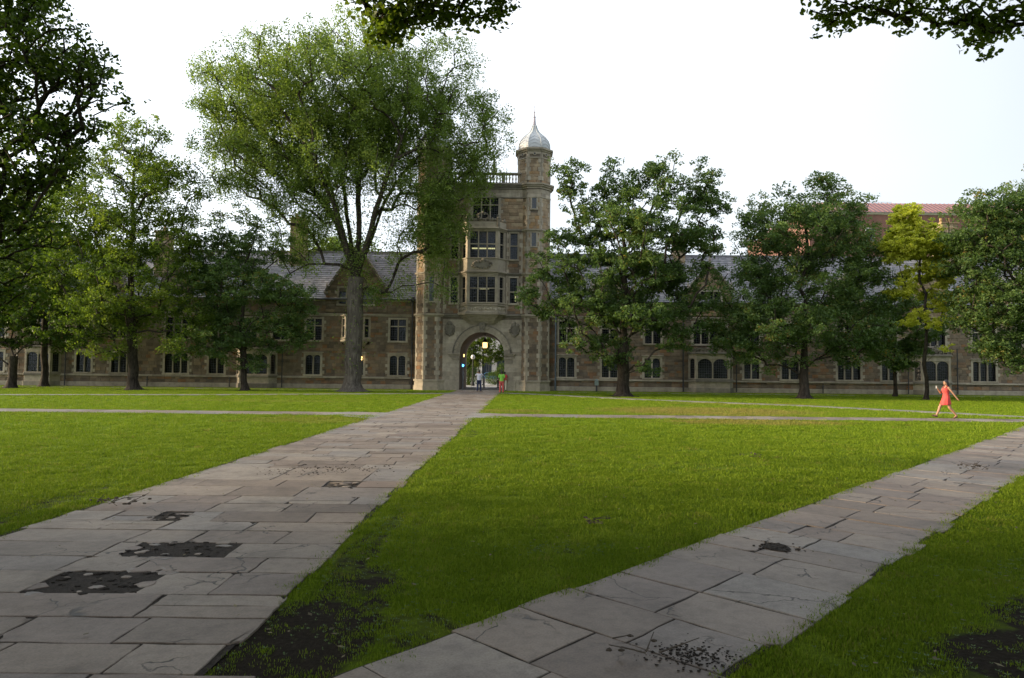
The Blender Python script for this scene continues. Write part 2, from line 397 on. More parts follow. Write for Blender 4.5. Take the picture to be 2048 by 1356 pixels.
def pl(Y): return -6.05 + .02*Y       # left edge of the main path
def pr(Y): return -2.05 + .02*Y
def dl(Y): return .957*Y - 5.42       # left edge of the diagonal path
def dr_(Y): return .957*Y - 2.90
def strip(name, pts, width, z, mat):
    """narrow walk following a list of ground points"""
    mb = MB(); vs = []
    P = [Vector((a, b, 0)) for a, b in pts]; Q = []
    for i in range(len(P)-1):
        n = max(2, int((P[i+1]-P[i]).length/0.6))
        Q += [P[i].lerp(P[i+1], k/n) for k in range(n)]
    Q.append(P[-1])
    for i, p in enumerate(Q):
        d = (Q[min(i+1,len(Q)-1)]-Q[max(i-1,0)]).normalized(); nn = Vector((-d.y, d.x, 0))
        j0, j1 = random.uniform(-.06,.06), random.uniform(-.06,.06)
        a = p + nn*(width/2+j0); b = p - nn*(width/2+j1)
        vs += [(a.x,a.y,z),(b.x,b.y,z),(a.x,a.y,-.05),(b.x,b.y,-.05)]
    fs = []
    for i in range(len(Q)-1):
        k = 4*i; fs += [(k,k+1,k+5,k+4),(k,k+4,k+6,k+2),(k+1,k+3,k+7,k+5)]
    mb.add(vs, fs); return mb.build(name, mat)
def G(*pp): return [tuple(gnd(x, y))[:2] for x, y in pp]

# ---- flagstone paths
def flag_mesh(poly, z0, z1, tilt=(0,0), t=.5):
    """one flagstone in its own coordinates: outline, chamfered top edge, slightly tilted top"""
    n = len(poly); cx = sum(p[0] for p in poly)/n; cy = sum(p[1] for p in poly)/n
    vs = []; b = .004
    for k, (ins, zz) in enumerate(((b*1.6, z1), (0, z1-b), (0, z0))):
        for x, y in poly:
            dx, dy = x-cx, y-cy; L = math.hypot(dx, dy) or 1
            zt = zz + (tilt[0]*dx + tilt[1]*dy if k < 2 else 0)
            vs.append((dx - dx/L*ins, dy - dy/L*ins, zt))
    fs = [tuple(range(n))]
    for r in range(2):
        for i in range(n): fs.append((r*n+n+i, r*n+n+(i+1)%n, r*n+(i+1)%n, r*n+i))
    return vs, fs, (cx, cy)
def rough_quad(c, gap=.012, wob=.012, chip=.12):
    """corner list -> irregular outline with gaps, small wobbles and now and then a broken corner"""
    cx = sum(p[0] for p in c)/4; cy = sum(p[1] for p in c)/4; out = []
    q = []
    for x, y in c:
        sx = 1 if x > cx else -1; sy = 1 if y > cy else -1
        q.append((x - sx*gap*random.uniform(.5,1.6), y - sy*gap*random.uniform(.5,1.6)))
    for i in range(4):
        a, b = q[i], q[(i+1)%4]; pz = q[i-1]
        if random.random() < chip:
            k = random.uniform(.04,.14)
            L1 = math.hypot(a[0]-pz[0], a[1]-pz[1]) or 1; L2 = math.hypot(b[0]-a[0], b[1]-a[1]) or 1
            out.append((a[0]+(pz[0]-a[0])*k/L1, a[1]+(pz[1]-a[1])*k/L1)); out.append((a[0]+(b[0]-a[0])*k/L2*.8, a[1]+(b[1]-a[1])*k/L2*.8))
        else: out.append(a)
        for f in (.06,.35,.7,.94):
            out.append((a[0]+(b[0]-a[0])*f+random.uniform(-wob,wob)*(.3 if f in (.06,.94) else 1), a[1]+(b[1]-a[1])*f+random.uniform(-wob,wob)*(.3 if f in (.06,.94) else 1)))
    return out
# places where a stone is missing or broken, given on the ground
def hole(x0, y0, x1, y1):
    a = gnd(x0, y0); b = gnd(x1, y1); c = gnd((x0+x1)/2, y0); d = gnd((x0+x1)/2, y1)
    ca = gnd((x0+x1)/2, (y0+y1)/2); w_ = (x1-x0)/FPX*ca.y
    return (ca.x-w_/2, ca.x+w_/2, d.y, c.y)
HOLES = [hole(90,1142,300,1192), hole(262,1087,432,1120), hole(310,1029,372,1043), hole(668,967,702,978)]
flag_objs = []
def lay_flag(parent, corners, far, z=.018, gap=.008):
    t = random.random(); hz = z + random.uniform(-.003,.004)
    tl = (random.uniform(-.003,.003), random.uniform(-.003,.003))
    poly = rough_quad(corners, gap)
    vs, fs, c = flag_mesh(poly, -.05, hz, tl, t)
    if far is not None:
        far.add([(x+c[0], y+c[1], zz) for x, y, zz in vs], fs, t); return
    me = D.meshes.new('flagstone'); me.from_pydata(vs, [], fs)
    a = me.attributes.new('tint', 'FLOAT', 'FACE'); a.data.foreach_set('value', [t]*len(me.polygons))
    me.materials.append(M['flag'])
    o = D.objects.new('flagstone', me); COL.objects.link(o); o.location = (c[0], c[1], 0); o.parent = parent
def path_root(name, poly, label):
    mb = MB(); mb.add([(x, y, .009) for x, y in poly], [tuple(range(len(poly)))])
    o = mb.build(name, M['soil']); return tag(o, label, kind='structure')
mp = path_root('main_path', [(pl(0)-.05,0),(1.2,0),(dr_(4.3)-.1,4.3),(pr(4.4),4.4),(pr(60.9)+.03,60.9),(pl(60.9)-.03,60.9)], 'wide flagstone path with broken and missing slabs leading to the arch')
farm = MB(); n_ind = 0
Y = 2.6; rows = []
je = [gnd(560,y_).y for y_ in (1356,1295,1242,1195,1150,1120,1090,1065,1047,1027,1010,995,975,962,937)]
rows = [(2.9,3.6),(3.6,je[0])] + list(zip(je, je[1:])); Y = je[-1]
while Y < 60.8:
    h = random.uniform(.46,.70); rows.append((Y, min(Y+h, 60.85))); Y += h
for (y0, y1) in rows:
    ym = (y0+y1)/2; xl = pl(ym) + random.uniform(-.05,.06); xr = pr(ym) + random.uniform(-.06,.05)
    if ym < 4.35: xr = max(xr, dl(ym)-.05)
    x = xl
    skew = random.uniform(-.04,.04)
    while x < xr - .05:
        wd = random.choice((random.uniform(.55,.9), random.uniform(.9,1.7)))
        x1 = x + wd
        if xr - x1 < .45: x1 = xr
        far = None if n_ind < 296 and True else farm
        segs = [(x, x1)]
        for hx0, hx1, hy0, hy1 in HOLES:       # cut the missing pieces out of the slabs
            ov = min(hy1, y1) - max(hy0, y0)
            if ov > .45*min(y1-y0, hy1-hy0) and ov > .08:
                ns = []
                for a, b in segs:
                    if hx1 <= a or hx0 >= b: ns.append((a, b)); continue
                    if hx0 - a > .18: ns.append((a, hx0))
                    if b - hx1 > .18: ns.append((hx1, b))
                segs = ns
        for a, b in segs:
            # sometimes two half-depth stones
            if random.random() < .12 and (b-a) < 1.1:
                yc = y0 + (y1-y0)*random.uniform(.4,.6)
                lay_flag(mp, [(a,y0),(b,y0),(b,yc),(a,yc)], far); lay_flag(mp, [(a,yc),(b,yc),(b,y1),(a,y1)], far); n_ind += 2
            else:
                lay_flag(mp, [(a,y0+skew*.3),(b,y0-skew*.3),(b+skew,y1-skew*.3),(a+skew,y1+skew*.3)], far); n_ind += 1
        x = x1
if farm.f: tag(farm.build('far_flagstones', M['flag'], mp), kind='stuff')
# broken slab pieces and grit in the holes
rb = MB(); fr = MB()
dk = MB()
for hx0, hx1, hy0, hy1 in HOLES:
    dk.add([(hx0-.05,hy0-.03,.0105),(hx1+.05,hy0-.03,.0105),(hx1+.05,hy1+.03,.0105),(hx0-.05,hy1+.03,.0105)], [(0,1,2,3)])
    for k in range(int(14*(hx1-hx0))+4):       # broken slab fragments along the rim
        e_ = random.random(); side = random.randrange(4); r_ = random.uniform(.05,.16)
        x = hx0 + (hx1-hx0)*(e_ if side < 2 else (0 if side == 2 else 1)) ; y = hy0 + (hy1-hy0)*(e_ if side > 1 else side)
        if random.random() < .45: x = random.uniform(hx0, hx1); y = random.uniform(hy0, hy1); r_ *= .55
        pg = [(x+r_*random.uniform(.6,1.3)*math.cos(q), y+r_*.7*random.uniform(.6,1.3)*math.sin(q)) for q in (.2,1.3,2.3,3.3,4.4,5.4)]
        vs_, fs_, ce = flag_mesh(pg, -.03, .019, (random.uniform(-.06,.06), random.uniform(-.06,.06)), .3)
        fr.add([(a+ce[0], b+ce[1], c) for a, b, c in vs_], fs_, random.random())
dk.build('hole_floor', M['pit'], mp)['kind'] = 'stuff'
tag(fr.build('slab_fragments', M['flag'], mp), kind='stuff')
for hx0, hx1, hy0, hy1 in HOLES:
    for k in range(int(60*(hx1-hx0))+10):
        x, y = random.uniform(hx0-.08, hx1+.08), random.uniform(hy0-.03, hy1+.03); s = random.choice((.01,.015,.02,.03))*random.uniform(.6,1.4)
        rb.blob((x, y, .010+s*.1), (s*1.3, s, s*.45), 5, 3, .4, random.random()*.5)
a0 = gnd(460,955); b0 = gnd(730,938)
for k in range(170):
    x = random.gauss(-3.5,.6); y = random.gauss(13.2,.16) + (x+3.5)*.25 + random.choice((0,0,.35,-.3)); s = random.uniform(.005,.018)
    rb.blob((x, y, .026), (s*1.3, s, s*.4), 5, 3, .4, random.random()*.6)
tag(rb.build('slab_rubble', M['pit'], mp), kind='stuff')

dp = path_root('diagonal_path', [(dl(3.2),3.2),(dr_(3.2)-.02,3.2),(dr_(28),28),(dl(28),28)], 'narrower flagstone path running diagonally across the lawn to the right')
dvec = Vector((.6914,.7225)); nvec = Vector((.7225,-.6914))
p0 = Vector((dl(4.0)+0.0, 4.0)); Wd = 1.82; s = -1.9; farm = MB()
# where the two paths join, courses run at an angle
while s < 33:
    h = random.uniform(.5,.85); u = random.uniform(-.06,.04); end = Wd + random.uniform(-.05,.07)
    while u < end-.05:
        wd = random.uniform(.55,1.25); u1 = u + wd
        if end - u1 < .4: u1 = end
        c = [p0 + dvec*a + nvec*b for a, b in ((s,u),(s,u1),(s+h,u1),(s+h,u))]
        cc = [tuple(q) for q in c]
        mid = sum((q for q in c), Vector((0,0)))/4
        if mid.y > 3.3 and mid.x > pr(4)+.2:
            cq = list(cc)
            ctr = mid; q = rough_quad([tuple(ctr + (v-ctr)*1) for v in (Vector(z) for z in cq)], 0, .012, .15)
            q = [tuple(ctr + (Vector(z)-ctr)*(1-.011/max(.3,(Vector(z)-ctr).length))) for z in q]
            skip = abs(mid.x-gnd(1550,1097).x) < .01
            t = random.random(); hz = .018 + random.uniform(-.003,.004)
            vs, fs, ce = flag_mesh(q, -.06, hz, (random.uniform(-.003,.003), random.uniform(-.003,.003)), t)
            if s < 22:
                me = D.meshes.new('flagstone'); me.from_pydata(vs, [], fs)
                a = me.attributes.new('tint','FLOAT','FACE'); a.data.foreach_set('value', [t]*len(me.polygons)); me.materials.append(M['flag'])
                o = D.objects.new('flagstone', me); COL.objects.link(o); o.location = (ce[0], ce[1], 0); o.parent = dp
            else: farm.add([(x+ce[0], y+ce[1], zz) for x, y, zz in vs], fs, t)
        u = u1
    s += h
tag(farm.build('far_flagstones', M['flag'], dp), kind='stuff')

# gritty worn spots and a flat dark patch for a round pit on the diagonal path
wr = MB(); gp = gnd(1553,1098); q_ = [(gp.x+.16*random.uniform(.8,1.15)*math.cos(a), gp.y+.17*random.uniform(.8,1.15)*math.sin(a), .0265) for a in np.arange(0,6.28,.5)]
wr.add(q_, [tuple(range(len(q_)))])
gp2 = gnd(1385,1318)
for k in range(330):
    x = random.gauss(gp2.x,.17); y = random.gauss(gp2.y,.11); s_ = random.uniform(.003,.010); wr.blob((x,y,.022), (s_*1.3,s_,s_*.5), 5, 3, .4, random.random()*.6)
for k in range(60):
    x = random.gauss(gp.x,.12); y = random.gauss(gp.y,.10); s_ = random.uniform(.006,.018); wr.blob((x,y,.027), (s_*1.3,s_,s_*.5), 5, 3, .4, random.random()*.6)
wr.build('worn_grit', M['pit'], dp)['kind'] = 'stuff'

# cross walk at 29 m: two courses of slabs
cp = path_root('cross_path', [(-60,28.1),(70,28.1),(70,29.9),(-60,29.9)], 'straight narrow stone walk crossing the lawn behind the two big lawns')
farm = MB(); nn_ = 0
for (y0, y1) in ((28.1,29.0),(29.0,29.9)):
    x = -60
    while x < 70:
        wd = random.uniform(.7,1.4)
        if not (pl(29)-.3 < x+wd/2 < pr(29)+.3):
            lay_flag(cp, [(x,y0+random.uniform(-.06,.06)),(x+wd,y0),(x+wd,y1),(x,y1)], farm if abs(x) > 25 or nn_ > 290 else None, .022); nn_ += 1
        x += wd
tag(farm.build('far_flagstones', M['flag'], cp), kind='stuff')
for nm, pts, wd, lb in (
    ('left_diagonal_walk', G((905,787),(880,787.5),(700,788.5),(400,790),(0,790),(-300,790)), 1.25, 'thin pale walk running left from the arch behind the left lawn'),
    ('right_diagonal_walk', G((1000,786.5),(1050,788),(1290,800),(1600,812),(1900,827),(2048,835),(2200,842)), 1.15, 'thin pale walk running right from the arch to the cross walk')):
    tag(strip(nm, pts, wd, .03, M['path_plain']), lb, kind='structure')
tag(strip('left_wall_walk', [(-60,58.6),(-9,58.6)], .55, .025, M['path_plain']), 'faint walk along the foot of the left wing', kind='structure')
tag(strip('right_wall_walk', [(4,58.2),(60,58.2)], .55, .025, M['path_plain']), 'faint walk along the foot of the right wing', kind='structure')
# junction flares
mb = MB()
def flare(pts, z=.022): mb.add([(x, y, z) for x, y in pts], [tuple(range(len(pts)))])
flare(G((640,829),(745,838.5),(790,826.5),(700,824)))
flare(G((945,826),(1050,829.5),(1000,836.5),(925,838)), .02)
tag(mb.build('path_junction', M['path_plain']), 'paved corners where the cross walk meets the wide path', kind='structure')
# paving beyond the arch
mb = MB(); mb.box(-30,30,70.9,140,-.05,.02)
tag(mb.build('street_paving', M['concrete']), 'pale paving and street seen through the arch', kind='structure')
mb = MB(); mb.box(TC-2.1,TC+2.1,60.86,70.9,-.05,.035)
tag(mb.build('passage_floor', M['path_plain']), 'stone floor of the arched passage', kind='structure')

# ------------------------------------------------------------------ masonry tools
ST_VAR = []
def unit_blocks():
    for k in range(14):
        m_ = MB(); j = [random.uniform(0,.05) for _ in range(4)]
        F = Frame(0,0); b = .06
        m_.add([(b+j[0],-1,b*1.6),(1-b,-1,b*1.6+j[1]),(1-b-j[2],-1,1-b*1.6),(b,-1,1-b*1.6-j[3]),
                (0,-.6,0),(1,-.6,0),(1,-.6,1),(0,-.6,1),(0,0,0),(1,0,0),(1,0,1),(0,0,1)],
               [(0,1,2,3),(4,5,1,0),(5,6,2,1),(6,7,3,2),(7,4,0,3),(8,9,5,4),(9,10,6,5),(10,11,7,6),(11,8,4,7)], (k+.5)/14)
        ST_VAR.append(m_.mesh('stone_%02d' % k))
unit_blocks()
ST_MAT = {}
def stone_obj(parent, F, u0, u1, z0, z1, dep, matkey, name='stone'):
    k = random.randrange(14)
    key = (k, matkey)
    if key not in ST_MAT:
        me = ST_VAR[k].copy(); me.materials.append(M[matkey]); ST_MAT[key] = me
    o = D.objects.new(name, ST_MAT[key]); COL.objects.link(o)
    o.location = F.p(u0, z0, 0); o.rotation_euler = (0,0,F.ang); o.scale = (u1-u0, dep, z1-z0)
    set_parent(o, parent)
def slab_with_holes(mb, F, u0, u1, z0, z1, holes, d0, d1):
    hs = [h for h in holes if h[1] > u0 and h[0] < u1 and h[3] > z0 and h[2] < z1]
    zs = sorted({z0, z1, *[max(z0,h[2]) for h in hs], *[min(z1,h[3]) for h in hs]})
    for a, b in zip(zs, zs[1:]):
        if b - a < 1e-4: continue
        zm = (a+b)/2; row = sorted([(max(u0,h[0]), min(u1,h[1])) for h in hs if h[2] < zm < h[3]]); u = u0
        for h0, h1 in row:
            if h0 > u + 1e-4: mb.fbox(F, u, h0, a, b, d0, d1)
            u = max(u, h1)
        if u < u1 - 1e-4: mb.fbox(F, u, u1, a, b, d0, d1)
def courses(F, u0, u1, z0, z1, holes, out, hh=(.2,.34), ll=(.32,.85), pad=0, lim=None, rnd=random):
    """fills a wall with coursed stones: list of (u0,u1,z0,z1)"""
    z = z0
    while z < z1 - .06:
        h = rnd.uniform(*hh); zt = min(z+h, z1)
        if z1 - zt < .12: zt = z1
        a_, b_ = (u0, u1) if lim is None else lim(z, zt)
        if b_ - a_ > .1:
            row = sorted([(hh_[0]-pad, hh_[1]+pad) for hh_ in holes if hh_[2]-pad < zt-.03 and hh_[3]+pad > z+.03]); u = a_; free = []
            for h0, h1 in row:
                if h0 > u: free.append((u, min(h0, b_)))
                u = max(u, h1)
            if u < b_: free.append((u, b_))
            for fa, fb in free:
                x = fa
                while x < fb - .02:
                    L = rnd.uniform(*ll); x1 = x + L
                    if fb - x1 < .2: x1 = fb
                    out.append((F, x, x1, z, zt)); x = x1
        z = zt
    return out
def lay_stones(parent, lst, matkey, n_single=0, seen=None, dmin=.015, dmax=.045, name='stone', joint=.012, bev=.02):
    """the largest ones become parts, the rest one joined part"""
    if n_single:
        vis = [i for i, q in enumerate(lst) if seen is None or seen(q)]
        vis.sort(key=lambda i: -(lst[i][2]-lst[i][1])*(lst[i][4]-lst[i][3])); pick = set(vis[:n_single])
    else: pick = set()
    mb = MB()
    for i, (F, a, b, c, d) in enumerate(lst):
        dep = random.uniform(dmin, dmax); j = joint/2
        if i in pick: stone_obj(parent, F, a+j, b-j, c+j, d-j, dep, matkey, name)
        else: mb.fbox(F, a+j, b-j, c+j, d-j, -.01, dep, random.random(), bev)
    o = mb.build(name + '_masonry', M[matkey], parent)
    if o: o['kind'] = 'stuff'
def window(parent, F, u0, u1, z0, z1, n=2, transom=None, arched=False, surround=.2, rec=.18, quoin=True, blind=0.0, hood=False, mull=.11, lead=True):
    """stone window: surround and mullions as one part, each pane and its leading as sub-parts"""
    mb = MB(); s = surround; pr_ = .06
    if s:
        mb.fbox(F, u0-s, u0, z0, z1, -.25, pr_, random.random(), .012); mb.fbox(F, u1, u1+s, z0, z1, -.25, pr_, random.random(), .012)
        mb.fbox(F, u0-s, u1+s, z1, z1+s*.9, -.25, pr_+.004, random.random(), .012)
        mb.fbox(F, u0-s-.03, u1+s+.03, z0-.17, z0, -.25, pr_+.07, random.random(), .02)
        if quoin:
            z = z0 + random.uniform(0,.2); k = random.randrange(2)
            while z < z1 - .2:
                if k % 2:
                    mb.fbox(F, u0-s-.2, u0-s-.002, z, z+.28, -.2, pr_-.008, random.random(), .012)
                    mb.fbox(F, u1+s+.002, u1+s+.2, z, z+.28, -.2, pr_-.008, random.random(), .012)
                z += .3; k += 1
        if hood: mb.fbox(F, u0-s-.1, u1+s+.1, z1+s*.9+.002, z1+s*.9+.1, -.1, pr_+.09, .3, .02)
    lw = (u1-u0-(n-1)*mull)/n
    for i in range(1, n):
        a = u0 + i*lw + (i-1)*mull; mb.fbox(F, a, a+mull, z0, z1, -rec-.06, -.04, random.random(), .02)
    zt = None
    if transom:
        zt = z0 + (z1-z0)*transom
        for i in range(n):
            a = u0 + i*(lw+mull); mb.fbox(F, a, a+lw, zt-.05, zt+.05, -rec-.06, -.045, random.random())
    lights = []
    for i in range(n):
        a = u0 + i*(lw+mull)
        if zt: lights += [(a, a+lw, z0, zt-.05), (a, a+lw, zt+.05, z1)]
        else: lights.append((a, a+lw, z0, z1))
    if arched:
        for a, b, c, d in lights:
            if d < z1 - .01: continue
            r = (b-a)/2; hgt = r*.75; m = 5
            for sgn in (-1, 1):
                e = a if sgn < 0 else b
                arc = [(e + (-sgn)*(r - r*math.sin(math.pi/2*k/m)) , d - hgt + hgt*math.sin(math.pi/2*k/m)*0 + hgt*(1-math.cos(math.pi/2*k/m))*0) for k in range(0)]
                pts = [(e, d)] 
                arcp = []
                for k in range(m+1):
                    q = math.pi/2*k/m; arcp.append(((a+b)/2 + sgn*r*math.cos(q), d - hgt + hgt*math.sin(q)))
                poly = [(e, d)] + (arcp[::-1] if sgn < 0 else arcp[::-1])
                if sgn > 0: poly = [poly[0]] + poly[1:]
                if sgn < 0: poly = poly[::-1]
                mb.prism(poly, F, -rec-.05, -.05, .5)
    o = mb.build('window', M['lime'], parent)
    for a, b, c, d in lights:
        g = MB(); g.fbox(F, a, b, c, d, -rec-.03, -rec-.015); g.build('pane', M['glass'], o)
    if lead:
        g = MB()
        for a, b, c, d in lights:
            k = max(2, round((b-a)/.17))
            for i in range(1, k): x = a+(b-a)*i/k; g.fbox(F, x-.009, x+.009, c, d, -rec-.014, -rec+.0)
            k = max(3, round((d-c)/.22))
            for i in range(1, k): z = c+(d-c)*i/k; g.fbox(F, a, b, z-.009, z+.009, -rec-.013, -rec+.001)
            g.fbox(F, a, a+.03, c, d, -rec-.013, -rec+.002); g.fbox(F, b-.03, b, c, d, -rec-.013, -rec+.002)
        g.build('leading', M['lead'], o)
    if blind:
        for a, b, c, d in lights:
            if d < z1 - .01: continue
            if random.random() < .7:
                g = MB(); g.fbox(F, a, b, d-(d-c)*blind*random.uniform(.6,1.3), d, -rec-.14, -rec-.12); g.build('blind', M['blind'], o)
    return o
def ornament(mb, F, u, z, w_, h, d=.1, n=14, shield=False):
    """carved relief: a shield or cartouche with leaves about it"""
    if shield:
        mb.prism([(u-w_*.28,z+h*.32),(u-w_*.30,z-h*.05),(u-w_*.15,z-h*.36),(u,z-h*.5),(u+w_*.15,z-h*.36),(u+w_*.30,z-h*.05),(u+w_*.28,z+h*.32)], F, -.02, d*1.1, .2)
    for k in range(n):
        q = 2*math.pi*k/n; rr = random.uniform(.8,1.05)
        c = F.p(u + w_*.42*rr*math.cos(q), z + h*.42*rr*math.sin(q), d*.5)
        mb.blob(c, random.uniform(.10,.16)*min(w_,h), 6, 4, .35, random.random())
    mb.blob(F.p(u, z+h*.5, d*.5), min(w_,h)*.15, 6, 4, .3)

# ------------------------------------------------------------------ wings
def roof_slates(mb, x0, x1, ye, ze, yr, zr, cut=()):
    """slates on a slope rising from the eave (ye, ze) to the ridge (yr, zr)"""
    L = math.hypot(yr-ye, zr-ze); n = int(L/.3); dy, dz = (yr-ye)/L, (zr-ze)/L; ny, nz = -dz*(1 if yr > ye else -1), abs(dy)
    for i in range(n):
        s0 = i*L/n; s1 = s0 + L/n + .04; x = x0 - random.uniform(0,.3)
        while x < x1:
            wd = random.uniform(.28,.5); a, b = max(x, x0), min(x+wd-.012, x1)
            if b-a > .05:
                ym = ye + dy*(s0+s1)/2; zm = ze + dz*(s0+s1)/2
                if not any(c0 < (a+b)/2 < c1 and zm < c2(((a+b)/2)) for c0, c1, c2 in cut):
                    lo = .045 + random.uniform(-.012,.014); hi = .012; e = s0 + random.uniform(-.015,.015)
                    P = [(a, e, lo),(b, e, lo),(b, s1, hi),(a, s1, hi),(a, e, lo-.03),(b, e, lo-.03)]
                    vs = [(p, ye+dy*q+ny*r, ze+dz*q+nz*r) for p, q, r in P]
                    mb.add(vs, [(0,1,2,3),(4,5,1,0)] if yr > ye else [(3,2,1,0),(0,1,5,4)], random.random())
            x += wd
def gable(parent, F, uc, hw, zb, za, win, stones, sl, front=.04, wing_y=YW):
    """wall gable rising through the eave; stone coping, finial and a small slate roof behind it"""
    core = MB(); core.prism([(uc-hw,zb),(uc+hw,zb),(uc+hw,zb+.9),(uc,za),(uc-hw,zb+.9)], F, -.5, 0)
    return core
def wing(name, label, X0, X1, wins, bays, gables, chimneys, pipes, side):
    root = empty(name, ((X0+X1)/2, YW, 0)); tag(root, label, 'building')
    F = Frame(0, YW); ze, zr, yr = 8.2, 13.35, 67.5
    holes = [(u0, u1, z0, z1) for (u0,u1,z0,z1,*_) in wins if z1 < ze] + [(b[0]+.1, b[1]-.1, b[2]+.1, b[3]-.1) for b in bays]
    holes += [(a_, b_, c_, min(d_, ze)) for g_ in gables for a_, b_, c_, d_, n_ in g_[5] if c_ < ze]
    mb = MB()
    slab_with_holes(mb, F, X0, X1, 0, ze, holes, -.45, 0)
    mb.box(X0, X1, 72.1, 72.5, 0, ze); mb.box(X0, X0+.4, YW+.45, 72.1, 0, ze); mb.box(X1-.4, X1, YW+.45, 72.1, 0, ze)
    mb.box(X0+.4, X1-.4, YW+.45, 72.1, 3.6, 3.8); mb.box(X0+.4, X1-.4, YW+.45, 72.1, 7.2, 7.35); mb.box(X0+.4, X1-.4, 66.4, 66.6, .0, 7.2)
    mb.build('wall', M['mortar'], root)
    st = courses(F, X0, X1, 1.13, 6.62, holes, [], pad=.0); st = courses(F, X0, X1, 6.86, 8.0, holes, st)
    st = courses(F, X0, X1, .44, .93, holes, st)
    # leave out stones covered by surrounds
    lo, hi = at(0,700,YW).x, at(2048,700,YW).x
    lay_stones(root, st, 'rubble', 290, lambda q: lo < q[1] < hi and q[3] > 1.1)
    t = MB()
    t.fbox(F, X0, X1, 0, .42, 0, .14, .4, .03)
    x = X0
    while x < X1:
        b = min(x+random.uniform(1,1.6), X1)
        t.fbox(F, x+.004, b-.004, .95, 1.06, 0, .16, random.random(), .02); t.fbox(F, x+.004, b-.004, 1.062, 1.13, 0, .09, random.random(), .03)
        t.fbox(F, x+.004, b-.004, 6.63, 6.75, 0, .08, random.random(), .02); t.fbox(F, x+.004, b-.004, 6.752, 6.86, 0, .15, random.random(), .03)
        t.fbox(F, x+.004, b-.004, 8.0, 8.2, -.2, .14, random.random(), .03); x = b
    o = t.build('string_course', M['lime'], root); o['kind'] = 'stuff'
    cut = [(g[0]-g[1], g[0]+g[1], (lambda x, g=g: g[3]+.05-abs(x-g[0])*(g[3]-g[2]-g[4])/g[1])) for g in gables]
    rf = MB(); rf.add([(X0,YW-.3,8.16),(X1,YW-.3,8.16),(X1,yr,zr),(X0,yr,zr),(X1,72.8,8.16),(X0,72.8,8.16)], [(0,1,2,3),(3,2,4,5),(0,3,5),(1,4,2)])
    ro = rf.build('roof', M['slate'], root)
    sm = MB(); roof_slates(sm, X0, X1, YW-.32, 8.16, yr, zr, cut); o = sm.build('roof_slates', M['slate'], ro); o['kind'] = 'stuff'
    rr = MB(); rr.box(X0, X1, yr-.12, yr+.12, zr-.02, zr+.12); rr.build('ridge', M['slate'], ro)
    gt = MB(); gt.box(X0, X1, YW-.46, YW-.33, 8.1, 8.22); gt.build('gutter', M['pipe_dark'], ro)
    for (u0,u1,z0,z1,n,tr,ar) in wins:
        if z1 < ze: window(root, F, u0, u1, z0, z1, n, tr, ar, blind=.3 if random.random() < .45 else 0, hood=(z0 < 2 and random.random() < .8))
    # gables: (centre, half width, foot z, apex z, shoulder height, windows)
    for gi, (uc, hw, zb, za, sh, gw, flat) in enumerate(gables):
        FG = Frame(0, YW-.12)
        c = MB(); gh = [(a, b, z0_, z1_) for a, b, z0_, z1_, n_ in gw]
        slab_with_holes(c, FG, uc-hw, uc+hw, zb, zb+sh, gh, -.5, 0)
        c.prism([(uc-hw,zb+sh),(uc+hw,zb+sh),(uc+.02,za),(uc-.02,za)], FG, -.5, 0)
        c.prism([(uc-hw,zb+sh),(uc+hw,zb+sh),(uc+.02,za-.05),(uc-.02,za-.05)], FG, -(yr-YW)*.9, -.52)   # roof body behind
        gb = c.build('gable', M['mortar'], root)
        sl = za-zb-sh
        lim = lambda a, b: ((uc-hw, uc+hw) if b <= zb+sh else (uc-hw*(za-b)/sl, uc+hw*(za-b)/sl))
        gs = courses(FG, uc-hw, uc+hw, zb, za-.25, gh, [], lim=lim)
        lay_stones(gb, gs, 'rubble_warm' if side > 0 else 'rubble')
        k = MB(); 
        for sgn in (-1, 1):
            n_ = 8
            for i in range(n_):
                f0, f1 = i/n_, (i+1)/n_-.01
                a = (uc+sgn*hw*(1-f0), zb+sh+sl*f0); b = (uc+sgn*hw*(1-f1), zb+sh+sl*f1)
                poly = [a, (a[0]+sgn*.16, a[1]+.05), (b[0]+sgn*.16, b[1]+.05), b]
                if sgn > 0: poly = poly[::1]
                else: poly = poly[::-1]
                k.prism(poly, FG, -.55, .1, random.random())
            k.fbox(FG, uc+sgn*hw-.17, uc+sgn*hw+.17, zb+sh-.25, zb+sh, -.55, .11, .5, .02)
            k.lathe(FG.p(uc+sgn*hw, zb+sh, -.2), [(.1,0),(.14,.1),(.07,.2),(.09,.5),(.02,.8)], 6)
        k.lathe(FG.p(uc, za, -.2), [(.14,0),(.16,.1),(.08,.2),(.11,.45),(.12,.5),(.03,.95)], 6)
        k.build('coping', M['lime_dark'] if side < 0 else M['lime'], gb)
        # small slate slopes behind the gable
        s_ = MB()
        for sgn in (-1, 1):
            nrow = 9
            for i in range(nrow):
                f0, f1 = i/nrow, (i+1)/nrow
                za_, zb_ = zb+sh+sl*f0, zb+sh+sl*f1
                yb = min(yr-.1, YW-.3+(za_-8.16)*(yr-YW+.3)/(zr-8.16)+.4)
                a0_, a1_ = uc+sgn*hw*(1-f0), uc+sgn*hw*(1-f1)
                s_.add([(a0_,YW+.4,za_+.03),(a0_,yb,za_+.03),(a1_,yb,zb_),(a1_,YW+.4,zb_)], [(0,1,2,3) if sgn < 0 else (3,2,1,0)], random.random())
        s_.build('gable_roof', M['slate'], gb)
        for a, b, z0_, z1_, n_ in gw: window(gb, FG, a, b, z0_, z1_, n_, None, False, quoin=True)
